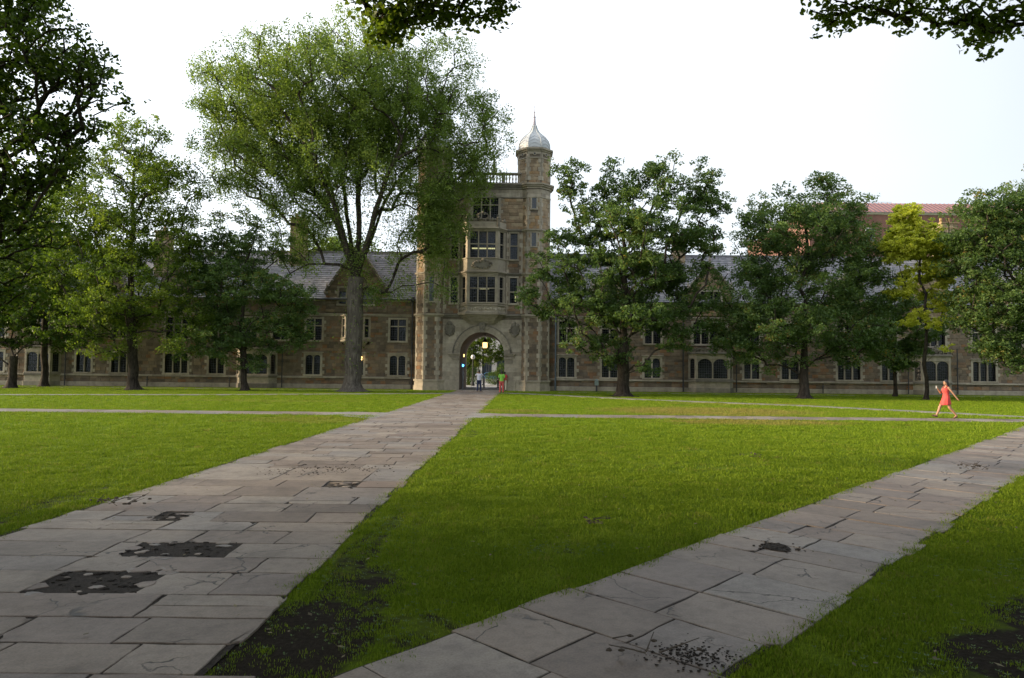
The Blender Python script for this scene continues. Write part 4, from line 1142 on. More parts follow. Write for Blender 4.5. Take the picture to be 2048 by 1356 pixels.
e = empty('porch_lantern', pz); tag(e, 'yellow glowing lantern on the wall just right of the big elm trunk', 'lantern')
b = MB(); b.lathe((pz.x,pz.y,pz.z-.15), [(.08,0),(.12,.06),(.13,.3),(.1,.34)], 8); b.build('glass_cage', M['lamp_glow'], e)
b = MB(); b.lathe((pz.x,pz.y,pz.z+.2), [(.16,0),(.05,.12),(.02,.2)], 8); b.box(pz.x-.02,pz.x+.02,pz.y,YW+.02,pz.z+.32,pz.z+.36); b.build('cap', M['iron'], e)
# small standpipe box
g = Vector((at(1193,775,YW-.4).x, YW-.45, 0)); e = empty('utility_box', g); tag(e, 'small grey green utility box on a post beside the wall right of the tower', 'utility box')
b = MB(); b.box(g.x-.17,g.x+.17,g.y-.12,g.y+.12,.55,.95); b.lathe((g.x,g.y,.95), [(.2,0),(.14,.12),(.03,.18)], 8); b.build('housing', M['box_green'], e)
b = MB(); b.tube((g.x,g.y,0),(g.x,g.y,.55),.08,.08,8); b.build('post', M['pipe_dark'], e)

# ------------------------------------------------------------------ beyond the arch and behind the roofs
bb = empty('brick_building', (62, 118, 0)); tag(bb, 'large red brick building with pinkish metal roof far behind the right wing', 'building')
def PXY(px, py, Y): p = at(px, py, Y); return p.x, p.z
YB = 112
xa = at(1620,430,YB).x; zE = at(1900,427,YB).z; zR = at(1900,408,YB+4).z
b = MB(); b.box(xa, 110, YB, YB+30, 0, zE); b.build('wall', M['brick'], bb)
b = MB(); z = zE-.3
for i in range(3): b.box(xa-.1-.1*i, 110.2, YB-.12-.12*i, YB, z+.1*i, z+.1*(i+1)-.01, .5)
b.build('cornice', M['pale_wall'], bb)
b = MB(); b.add([(xa-.4,YB-.5,zE),(110.5,YB-.5,zE),(110.5,YB+4,zR),(xa+3,YB+4,zR),(110.5,YB+30,zR),(xa+3,YB+30,zR),(xa-.4,YB+30,zE)], [(0,1,2,3),(3,2,4,5),(0,3,5,6)])
br = b.build('roof', M['redroof'], bb); b = MB(); x = xa+3
while x < 110: b.box(x-.04, x+.04, YB-.3, YB-.2, zE, zE+.1); b.tube((x,YB-.5,zE+.05),(x,YB+4,zR+.05),.06,.06,4); x += .75
b.build('seam', M['redroof'], br)
for px in (1740,1800,1870,1940):
    q = at(px,470,YB); b = MB(); b.box(q.x-.8,q.x+.8,YB-.05,YB+.1,q.z-1.2,q.z+1.2); wf = b.build('window', M['pale_wall'], bb); b = MB(); b.box(q.x-.65,q.x+.65,YB-.09,YB-.06,q.z-1.05,q.z+1.05); b.build('pane', M['slitglass'], wf)
q0, q1 = at(1700,416,YB+5), at(1790,416,YB+5)
b = MB(); x = q0.x
while x < q1.x: b.tube((x,YB+6,zR),(x,YB+6,zR+.7),.04,.04,4); x += 1.0
b.tube((q0.x,YB+6,zR+.7),(q1.x,YB+6,zR+.7),.04,.04,4); b.build('roof_rail', M['post_grey'], bb)
# street building seen through the arch
sb = empty('street_building', (-5, 104, 0)); tag(sb, 'pale office building with dark tall windows seen through the arch', 'building')
b = MB(); b.box(-16,10,104,118,0,9); b.build('wall', M['pale_wall'], sb)
for i in range(9):
    x = -13+i*2.3; b = MB(); b.box(x-.75,x+.75,103.9,103.97,.6,3.6); wf = b.build('window', M['slitglass'], sb); b = MB(); b.box(x-.04,x+.04,103.85,103.9,.6,3.6); b.box(x-.75,x+.75,103.86,103.89,2.5,2.58); b.build('mullion', M['lead'], wf)
b = MB(); b.box(-16.2,10.2,103.2,104,3.9,4.5); b.box(-16.2,10.2,103.2,104,8.6,9.1); b.build('cornice', M['pale_wall'], sb)
def post_lamp(px, Y, label, py=715):
    t_ = at(px, py, Y); e = empty('street_lamp', (t_.x, Y, 0)); tag(e, label, 'street lamp', 'globe lamps beyond the arch')
    b = MB(); b.tube((t_.x,Y,0),(t_.x,Y,t_.z-.2),.09,.06,8); b.lathe((t_.x,Y,0), [(.2,0),(.2,.3),(.12,.5)], 8); b.build('pole', M['iron'], e)
    b = MB(); b.blob((t_.x,Y,t_.z), (.24,.24,.26), 10, 8); b.build('globe', M['lamp_globe'], e, True)
post_lamp(946, 76, 'globe lamp on dark post beyond the arch, left one', 714); post_lamp(957.5, 84, 'globe lamp on dark post beyond the arch, right one', 716)
for px, Y in ((968,69.5),(996,69.0)):
    t_ = at(px,765,Y); e = empty('bollard', (t_.x,Y,0)); tag(e, 'grey bollard standing in the passage beside the man in white' if px < 980 else 'dark bollard in the passage beside the man in green', 'bollard')
    b = MB(); b.lathe((t_.x,Y,.03), [(.12,0),(.12,.06),(.085,.09),(.085,.95),(.1,1.0),(.06,1.08),(.01,1.1)], 10); b.build('post', M['post_grey'] if px < 980 else M['iron'], e)
    b = MB(); b.lathe((t_.x,Y,.85), [(.09,0),(.092,.08)], 10); b.build('band', M['lamp_globe'], e)
for px, Y, l_ in ((978.5,88,'thin black pole beyond the arch left of the parked car'),(967,80,'black pole beyond the arch behind the grey bollard'),(964,92,'pale pole beyond the arch beside the man in white')):
    t_ = at(px,700,Y); e = empty('sign_pole', (t_.x,Y,0)); tag(e, l_, 'pole')
    b = MB(); b.tube((t_.x,Y,0),(t_.x,Y,4.2),.05,.05,8); b.build('pole', M['iron'] if 'black' in l_ else M['post_grey'], e)
    b = MB(); b.lathe((t_.x,Y,0), [(.16,0),(.13,.12),(.07,.18)], 8); b.build('base', M['iron'], e)
# parked car
cq = at(985,748,95); car = empty('parked_car', (cq.x,95,0)); tag(car, 'blue parked car on the street beyond the arch', 'car')
b = MB(); F_ = Frame(cq.x, 94.2); b.prism([(-2.1,.35),(2.1,.35),(2.15,.8),(1.3,.95),(.8,1.42),(-.9,1.42),(-1.6,.98),(-2.1,.9)], F_, -1.6, 0); b.build('body', M['car_blue'], car)
b = MB(); b.prism([(-1.35,.98),(1.1,.98),(.72,1.36),(-.84,1.36)], F_, 0, .02); b.build('side_window', M['slitglass'], car)
for sx in (-1.3,1.35):
    for y in (94.25,95.65): b = MB(); b.tube((cq.x+sx,y-.1,.33),(cq.x+sx,y+.1,.33),.33,.33,14); b.build('wheel', M['rubber'], car)
for y in (94.4,95.4): b = MB(); b.blob((cq.x+2.13,y,.68), (.06,.14,.09), 6, 4); b.build('headlight', M['lamp_globe'], car)
# low wall
b = MB(); b.box(-4.5,2,90,90.3,0,.55); b.box(-4.6,2.1,89.95,90.35,.55,.62); o = b.build('garden_wall', M['pale_wall']); tag(o, 'low pale garden wall across the street beyond the arch', 'wall')

# ------------------------------------------------------------------ foliage tools
def np_mesh(name, V, nv, tint, mat, poly_n):
    me = D.meshes.new(name); nf = nv // poly_n
    me.vertices.add(nv); me.vertices.foreach_set('co', V.astype(np.float32).ravel())
    me.loops.add(nv); me.loops.foreach_set('vertex_index', np.arange(nv, dtype=np.int32))
    me.polygons.add(nf); me.polygons.foreach_set('loop_start', np.arange(0, nv, poly_n, dtype=np.int32))
    a = me.attributes.new('tint', 'FLOAT', 'FACE'); a.data.foreach_set('value', tint.astype(np.float32))
    me.materials.append(mat); me.update(calc_edges=True); return me
def leaves_mesh(name, C_, size, tint, mat, shape=4, up=.35, asp=.55):
    n = len(C_); nr = rng.normal(size=(n,3)); nr[:,2] = np.abs(nr[:,2]) + up; nr /= np.linalg.norm(nr, axis=1)[:,None]
    r = rng.normal(size=(n,3)); t = np.cross(nr, r); t /= np.linalg.norm(t, axis=1)[:,None]; s_ = np.cross(nr, t)
    L = (size*rng.uniform(.6,1.3,n))[:,None]; Wd_ = L*asp
    if shape == 4:
        fold = nr*L*.12; V = np.stack([C_-t*L*.5, C_+s_*Wd_*.5+fold, C_+t*L*.5, C_-s_*Wd_*.5+fold], 1)
    else:
        drop = -nr*L*.10
        V = np.stack([C_-t*L*.5, C_-t*L*.22+s_*Wd_*.42, C_+t*L*.15+s_*Wd_*.45, C_+t*L*.5+drop, C_+t*L*.15-s_*Wd_*.45, C_-t*L*.22-s_*Wd_*.42], 1)
    return np_mesh(name, V.reshape(-1,3), n*shape, tint, mat, shape)

def tree(name, label, base, Y, lobes, nclus=0, nleaf=0, leaf=.2, tr=.3, fork=(0,0), mat='leaf_oak', bark='bark', cat='tree', group=None, shape=4, csz=1.0, depth=.85, flat=.6, shell=.55, lean=0.0, asp=.55, epi=0, seed=1, hangs=0.0, leader=True, dshift=0.0, clumpvar=.34, limb_r=.5, limbs=()):
    global rng
    rng = np.random.default_rng(seed); random.seed(seed)
    base = Vector((base[0], base[1], 0)); root = empty(name, base)
    tag(root, label, cat, group)
    # lobes: (px, py, rx, ry[, weight[, depth offset]]) measured on the photograph at distance Y
    LB_ = []
    for lb in lobes:
        if lb[0] == 'w':
            LB_.append((np.array(lb[1:4]), lb[4], lb[5], lb[6], lb[7], 1)); continue  # unseen crown lobe in world coordinates, added for shade
        px, py, rx, ry = lb[:4]; wt = lb[4] if len(lb) > 4 else 1.0
        dy = lb[5] if len(lb) > 5 else rng.uniform(-.35,.35)*rx*Y/FPX
        yy = Y + dshift + dy; c = at(px, py, yy); LB_.append((np.array(c), rx*yy/FPX, max(rx, ry)*depth*Y/FPX, ry*yy/FPX, wt*rx*ry))
    wts = np.array([l[4] for l in LB_]); wts /= wts.sum()
    pts = []; big = []
    while len(pts) < nclus:
        l = LB_[rng.choice(len(LB_), p=wts)]; d = rng.normal(size=3); d /= np.linalg.norm(d)
        r_ = shell + (1-shell)*rng.random()**.6 if rng.random() < .7 else rng.random()**.5
        p = l[0] + d*r_*np.array([l[1], l[2], l[3]])
        if p[2] > 1.9: pts.append(p); big.append(len(l) > 5)
    pts = np.array(pts)
    fk = np.array(at(fork[0], fork[1], Y)); b0 = np.array(base)
    nodes = []; par = []; plen = []
    def addn(p, q):
        nodes.append(np.array(p, dtype=float)); par.append(q); plen.append(0 if q < 0 else plen[q] + np.linalg.norm(nodes[-1]-nodes[q])); return len(nodes)-1
    i_ = addn(b0, -1)
    hts = [.12,.3,.8,1.6,2.6,4,6,8,10,12]
    for h in hts:
        if h >= fk[2]-.3: break
        f = h/fk[2]; i_ = addn(b0+(fk-b0)*f+rng.normal(size=3)*np.array([.05,.05,0])*min(1,h), i_)
    i_ = addn(fk, i_); ntrunk = len(nodes)
    top = pts[:,2].max()
    if leader:
        cen = pts.mean(0); tp = np.array([cen[0]*.6+fk[0]*.4, cen[1]*.5+fk[1]*.5, fk[2]+(top-fk[2])*.72]); k_ = 6
        for k in range(1, k_+1): i_ = addn(fk+(tp-fk)*k/k_+rng.normal(size=3)*.18*k/k_*2, i_)
    for li, L_ in enumerate(limbs):        # main limbs, as points on the photograph with a depth offset
        q_ = ntrunk-1; prevp = nodes[q_]
        for px, py, dy in L_:
            tgt = np.array(at(px, py, Y+dy))
            q_ = addn((prevp+tgt)/2 + rng.normal(size=3)*.06, q_); q_ = addn(tgt, q_); prevp = tgt
    nlimb = len(nodes)
    order = np.argsort(np.linalg.norm(pts-fk, axis=1))
    for j in order:
        p = pts[j]; NA = np.array(nodes[2:]); d = np.linalg.norm(NA-p, axis=1)
        cost = d + .22*np.array(plen[2:]) + np.maximum(0, NA[:,2]-p[2]+.2)*1.0
        k = int(np.argmin(cost))+2; a = nodes[k]; L = np.linalg.norm(p-a)
        m = max(1, int(L/1.3)); prev = k
        for q in range(1, m+1):
            f = q/(m+1) ; bow = math.sin(math.pi*f)*L*.10
            prev = addn(a+(p-a)*f+np.array([0,0,bow])+rng.normal(size=3)*.05*L*.6, prev)
        addn(p, prev)
    n = len(nodes); R_ = np.zeros(n); ex = 2.35
    child = np.zeros(n, int)
    for i in range(n-1, 0, -1):
        if R_[i] == 0: R_[i] = .011**ex
        R_[par[i]] += R_[i]
    R_ = np.maximum(R_, .011**ex)**(1/ex); k_ = tr/R_[0]
    R_ = np.where(np.arange(n) < ntrunk, tr*(.80+.2*(1-np.clip(np.arange(n)/ntrunk,0,1))), R_*(k_**.75))
    Rm = tr*.62; R_[ntrunk:] = np.minimum(R_[ntrunk:], Rm)
    R_[nlimb:] = np.minimum(R_[nlimb:], tr*.16)
    tb = MB()
    fl = {0:1.9,1:1.45,2:1.18}
    vs = []; ns = 12
    for i in range(ntrunk):
        for k in range(ns):
            q = 2*math.pi*k/ns; ff = fl.get(i,1.0); bu = 1+.13*math.sin(q*5+seed)*(ff-.8) if i < 3 else 1
            vs.append((nodes[i][0]+R_[i]*ff*bu*math.cos(q), nodes[i][1]+R_[i]*ff*bu*math.sin(q), nodes[i][2]-(.05 if i == 0 else 0)))
    tb.add(vs, [(i*ns+k, i*ns+(k+1)%ns, (i+1)*ns+(k+1)%ns, (i+1)*ns+k) for i in range(ntrunk-1) for k in range(ns)])
    tb.build('trunk', M[bark], root, True)
    bm_ = MB()
    for i in range(ntrunk, n):
        a, b_ = nodes[par[i]], nodes[i]
        if R_[i] < .006: continue
        ra = min(R_[par[i]], R_[i]*1.35); bm_.tube(a, b_, ra, R_[i], 6 if R_[i] > .06 else 3 if R_[i] < .02 else 4, caps=False)
    bo = bm_.build('branch_work', M['bark'], root, True)
    if bo: bo['kind'] = 'stuff'
    # leaves in clumps round the branch ends
    nc = len(pts); per = rng.uniform(.4,1.6,nc); per *= np.where(np.array(big), 1, .14 if any(big) else 1); per /= per.sum()
    idx = rng.choice(nc, size=nleaf, p=per)
    ctint = rng.uniform(-clumpvar, clumpvar, nc)
    def ball(*sh):
        g_ = rng.normal(size=sh); return g_*np.minimum(1, 1.5/np.linalg.norm(g_, axis=-1))[...,None]
    sub = ball(nc,9,3)*np.array([1,1,flat])*csz*.62*np.where(big, 2.2, 1)[:,None,None]      # smaller tufts inside each clump
    sidx = rng.integers(0, 9, nleaf)
    o = ball(nleaf,3)*np.array([1,1,flat])*csz*.22*np.where(big, 2.2, 1)[idx][:,None]
    C_ = pts[idx] + sub[idx, sidx] + o
    if hangs: C_[:,2] -= hangs*rng.random(nleaf)**2*rng.random(nc)[idx]
    if epi:
        ii = rng.integers(max(2, ntrunk-5), min(n, ntrunk+40), epi); E_ = np.array(nodes)[ii] + rng.normal(size=(epi,3))*np.array([.7,.7,.9])
        C_ = np.concatenate([C_, E_]); idx = np.concatenate([idx, rng.integers(0,nc,epi)])
    tint = np.clip(.5 + ctint[idx] + rng.normal(size=len(C_))*.16, 0, 1)
    keep = C_[:,2] > 1.2; C_ = C_[keep]; tint = tint[keep]; idx = idx[keep]
    me = leaves_mesh('crown', C_, np.where(np.array(big)[idx], .26, leaf), tint, M[mat], shape, asp=asp)
    o = D.objects.new('crown', me); COL.objects.link(o); set_parent(o, root); o['kind'] = 'stuff'
    return root
def gx(px, py): g = gnd(px, py); return (g.x, g.y)

# ------------------------------------------------------------------ trees
tree('elm_tree', 'huge grey trunked elm with broad spreading crown left of the gate tower', gx(705,783), 55,
     [(560,165,140,95),(700,115,150,75),(850,150,115,85),(935,240,80,90),(990,250,35,40,.6),(470,230,90,95),(430,180,50,50,.8),(415,320,35,60,.7),(590,270,150,90),(760,250,150,100),
      (900,320,95,90),(545,380,75,60,.6),(590,470,55,90,.65),(640,400,60,60,.4),(850,400,80,70,.9),(880,480,55,65,.9),(890,560,22,40,.5),(790,560,40,60,.6),(800,470,50,60,.35),
      (700,560,38,60,.6),(600,560,50,50,.5),(950,350,50,50,.8),(640,60,40,25,.8),(760,60,60,25,.8),(680,180,200,110,1.3),(500,300,110,70,.6),(880,430,60,60,1),(610,330,90,50,.8),(560,260,120,60,1),(800,200,130,80,1),(660,320,150,80,1.2),(760,350,110,60,1.1),(610,420,70,60,.8),(470,330,60,60,.9),(420,250,40,60,.9)],
     1050, 285000, .18, .76, (712,555), 'leaf_elm', 'bark_elm', seed=11, csz=1.25, depth=.95, flat=.75, hangs=1.4, leader=False, epi=6000, shell=.35,
     limbs=[[(688,480,-1),(668,410,-2),(640,340,-2.5),(600,270,-3),(550,200,-3.5)],[(700,470,1.5),(690,390,2),(672,300,3),(655,210,3.5)],[(718,480,0),(716,400,0),(722,310,-.5),(715,210,-1)],
            [(742,460,-1),(762,390,-2),(790,320,-2.5),(820,240,-3)],[(748,440,1.5),(790,370,2.5),(840,310,3),(900,240,3.5)],[(672,440,.5),(620,370,1),(555,300,1.5),(490,230,2)],[(770,400,3),(850,360,4),(920,310,4.5)],[(655,350,4),(590,300,5),(500,270,6)]])
tree('maple_tree', 'tall rounded tree left of the thin tree, second trunk from the left', gx(267,779), 53,
     [(275,285,60,55),(255,340,95,60),(190,400,75,70),(330,390,75,70),(270,470,120,70),(165,540,80,70),(365,480,40,60,.7),(350,560,60,50),(190,640,90,45),(300,640,70,40),(250,580,100,60),(375,640,40,35,.7),(120,460,60,60,.8),(220,690,60,25,.7),(345,690,50,22,.6)],
     420, 82000, .20, .42, (262,640), 'leaf_maple', seed=12, csz=1.05, flat=.7)
tree('maple_tree', 'slender tree with forked dark trunk between the round tree and the elm', gx(490,781), 54.5,
     [(470,450,55,35),(430,510,60,45),(530,510,60,45),(480,570,90,50),(570,600,55,45),(430,610,60,45),(540,660,75,40),(440,670,55,40),(600,660,35,30,.7),(500,715,45,25,.8),(375,560,35,40,.6),(385,700,30,20,.5)],
     300, 56000, .20, .27, (484,640), 'leaf_oak', seed=13, csz=.9, flat=.65)
tree('maple_tree', 'small low forking tree at the far left edge of the lawn', gx(22,776), 54.5,
     [(20,600,75,60),(90,650,60,45),(-50,640,70,60),(60,540,80,50),(110,590,50,40),(-20,690,50,25,.7),(130,680,45,22,.6),(0,500,90,60)],
     240, 46000, .20, .34, (28,712), 'leaf_dark', seed=14, csz=.9, flat=.5, leader=False)
tree('maple_tree', 'yellowish green tree filling the gap behind the far left trees', (at(90,740,59).x, 59), 59,
     [(60,470,70,60),(130,500,60,60),(20,560,70,60),(150,580,60,50),(90,420,60,50)], 130, 24000, .22, .3, (90,640), 'leaf_elm', seed=15, csz=1.0)
tree('oak_tree', 'large oak with irregular layered crown just right of the gate tower', gx(1246,792), 50.5,
     [(1135,350,28,35,.7),(1165,385,45,35,.8),(1225,350,45,35,.8),(1320,335,45,30,.7),(1300,380,70,40,.8),(1395,360,40,40,.7),(1410,410,45,35,.8),(1215,440,80,40),(1330,450,90,45),(1130,480,40,30,.6),(1400,480,45,30,.7),
      (1120,545,65,45),(1250,480,110,60),(1250,550,120,50),(1370,560,75,40),(1080,600,45,30,.8),(1170,620,90,35),(1270,620,90,40),(1350,640,60,35),(1155,690,50,28,.9),(1230,700,50,28),(1290,735,45,22,.8),(1180,735,30,18,.5),(1400,610,40,25,.7),(1340,690,35,25,.5)],
     480, 96000, .21, .50, (1247,690), 'leaf_oak', seed=16, csz=.85, flat=.62, depth=.95, shell=.6, clumpvar=.3)
tree('oak_tree', 'full rounded oak in front of the right wing left of the yellow tree', gx(1608,797), 51,
     [(1620,385,50,35),(1560,430,65,45),(1680,420,60,45),(1600,470,120,60),(1520,510,60,55),(1710,490,70,60),(1500,590,75,60),(1620,570,120,60),(1740,580,65,50),(1560,650,100,45),(1690,650,90,45),(1450,640,45,40,.8),(1475,700,45,30,.8),(1770,660,45,40,.8),(1560,720,50,28),(1660,715,45,25,.7),(1770,710,40,25,.7),(1700,690,60,30)],
     440, 98000, .20, .38, (1608,740), 'leaf_oak', seed=17, csz=1.0, flat=.7)
tree('yellow_tree', 'slender tree with bright yellow leaves beside the woman in coral', gx(1852,799), 49.5,
     [(1815,435,28,26,1.7),(1830,480,52,40,1.8),(1860,510,42,42,1.2),(1795,490,30,36,1.4),(1850,560,48,32,1.1),(1895,530,30,36,1.2),(1930,590,34,14,1.1),(1890,610,35,16,.7),(1850,640,50,18,.6),(1960,640,38,12,.9),(1800,580,30,25,.4),(1880,690,25,10,.2)],
     260, 60000, .19, .15, (1852,690), 'leaf_yellow', seed=18, csz=.55, flat=.6)
tree('oak_tree', 'low dark green tree behind the yellow tree trunk', (at(1790,760,56).x, 56), 56,
     [(1790,620,50,40),(1830,670,50,40),(1750,660,50,40),(1800,710,50,30)], 110, 21000, .20, .16, (1790,720), 'leaf_oak', seed=19, csz=.7)
tree('oak_tree', 'big dark green tree at the right edge of the photo', (at(2105,790,47).x, 47), 47,
     [(1950,400,35,30,.7),(2040,430,70,55),(1950,460,60,50),(2010,500,90,60),(1930,540,50,50),(2040,580,90,65),(1960,610,55,50),(2110,480,80,80),(2050,670,70,50),(1990,690,50,35,.9),(2130,620,80,80),(2040,720,50,25,.8),(1945,650,30,30,.6),(2062,310,22,32,.5),(2090,380,40,50)],
     440, 88000, .20, .45, (2100,690), 'leaf_oak', seed=20, csz=.95, flat=.65)
for i, (px, py, rx, ry, Y, lab) in enumerate(((700,500,60,25,88,'green treetop showing over the roof right behind the elm trunk'),(650,495,30,22,86,'small green treetop showing over the roof left of the elm trunk'))):
    tree('background_tree', lab, (at(px,700,Y).x, Y), Y, [(px,py,rx,ry),(px-20,py+30,rx,ry),(px+20,py+60,rx,ry*1.6)], 60, 9000, .3, .3, (px,py+90), 'leaf_elm', seed=30+i, csz=1.2)
tree('street_tree', 'leafy street tree seen through the top of the arch', (at(936,760,80).x, 80), 80,
     [(950,685,30,22),(985,690,35,22),(965,715,35,14),(1003,715,14,18,.8),(940,720,20,25),(975,660,40,18)], 120, 15000, .2, .16, (938,735), 'leaf_maple', seed=33, csz=.7)
def bush(name, label, px, Y, w_, h, mat, seed, n=2600, leaf=.12):
    global rng
    rng = np.random.default_rng(seed); x = at(px,760,Y).x; e = empty(name, (x,Y,0)); tag(e, label, 'bush')
    d = rng.normal(size=(n,3)); d /= np.linalg.norm(d,axis=1)[:,None]; r_ = rng.uniform(.6,1.05,n)[:,None]
    C_ = np.array([x,Y,h*.5]) + d*r_*np.array([w_/2,w_/2,h*.52]); C_[:,2] = np.maximum(C_[:,2], .03)
    me = leaves_mesh('foliage', C_, np.full(n, leaf), np.clip(rng.normal(.4,.2,n),0,1), M[mat]); o = D.objects.new('foliage', me); COL.objects.link(o); set_parent(o, e); o['kind'] = 'stuff'
    b = MB()
    for k in range(9): b.tube((x+random.uniform(-.1,.1),Y+random.uniform(-.1,.1),0),(x+random.uniform(-w_*.35,w_*.35),Y+random.uniform(-w_*.35,w_*.35),h*.7),.025,.01,4)
    b.build('stem', M['bark'], e)
bush('bush','rounded dark bush beyond the arch right of the parked car',990,82,2.4,1.7,'leaf_dark',41); bush('bush','tall dark hedge bush beyond the arch at the left opening',943,79,2.6,2.1,'leaf_dark',42)
bush('bush','dark shrub at the right edge of the arch opening behind the man in green',1004,78,1.6,2.6,'leaf_dark',43)
# near trees with branches hanging into the picture; unseen 'w' lobes added for shade
tree('near_tree', 'dark leafy tree close by at the left edge, branches reaching into the sky', (-13.2, 7.2), 15,
     [(40,80,90,80),(130,120,90,60),(60,190,110,80),(180,170,60,40,.8),(235,190,35,10,.45),(215,70,25,25,.25),(190,110,40,30,.5),(70,290,100,70),(150,260,50,50,.8),(30,380,80,70),(90,360,50,50,.8),(20,470,70,60,.9),(90,470,50,40,.5),(10,570,70,50,.8),(-80,200,110,130),(-80,400,100,110),(-60,560,90,60),(-180,100,140,140),(-150,-80,160,120),('w',-17,3,5.5,4,8,3.2,9000),(20,-60,110,70,.8),(70,560,45,35,.5),(0,0,80,60)],
     1050, 62000, .10, .30, (-260,420), 'leaf_dark', seed=21, shape=6, csz=.36, flat=.6, depth=1.2, asp=.6)
tree('near_tree', 'overhanging tree whose leafy branch dips into the top middle of the picture, unseen shade crown added', (-4.5, -3.0), 10,
     [(740,15,40,22,5),(775,65,32,28,6),(800,30,40,28,4),(850,20,50,26,5),(905,25,55,26,5),(965,25,45,24,5),(985,55,18,14,4),(1005,10,25,16,3),(860,-70,150,35,.35),(760,-150,300,90,.3),(600,-350,400,150,.15),('w',-4,1.5,7.9,6,4.5,1.0,80000),('w',-3,-6,7,8,6,1.6,45000),('w',-8,4,8.6,5,4,1.2,45000),('w',-1,6,8.4,5,3.0,1.0,50000),('w',-4,11,11.2,6,4,1.5,60000),('w',-9,8,10,4,4,1.5,30000),('w',-3,15,14,6,4,1.8,60000),('w',-15,0,5.5,4,8,3.0,90000)],
     1350, 170000, .082, .22, (500,-500), 'leaf_maple', seed=22, shape=6, csz=.24, flat=.6, depth=1.0, asp=.75)
tree('near_tree', 'overhanging tree whose leafy branch dips into the top right of the picture, unseen shade crown added', (8.3, 2.4), 10,
     [(1650,15,35,24,5),(1665,50,18,18,4),(1735,30,35,32,5),(1800,50,28,26,4),(1780,15,40,20,4),(1860,12,45,16,4),(1925,30,50,28,5),(1965,70,38,26,5),(2020,30,45,40,5),(1840,-60,190,30,.35),(1900,-150,300,90,.3),('w',4,1.5,7.9,6,4.5,1.0,80000),('w',6,-6,7,8,6,1.6,45000),('w',9,5,8.9,5,4,1.2,45000),('w',4,6.5,8.6,5,3.0,1.0,50000),('w',4,11.5,11.6,6,4,1.5,60000),('w',10,9,10,4,4,1.5,30000),('w',5,15.5,14.2,6,4,1.8,60000),('w',15,1,5.5,4,8,3.0,90000)],
     1350, 170000, .082, .22, (2300,-500), 'leaf_maple', seed=23, shape=6, csz=.24, flat=.6, depth=1.0, asp=.75)

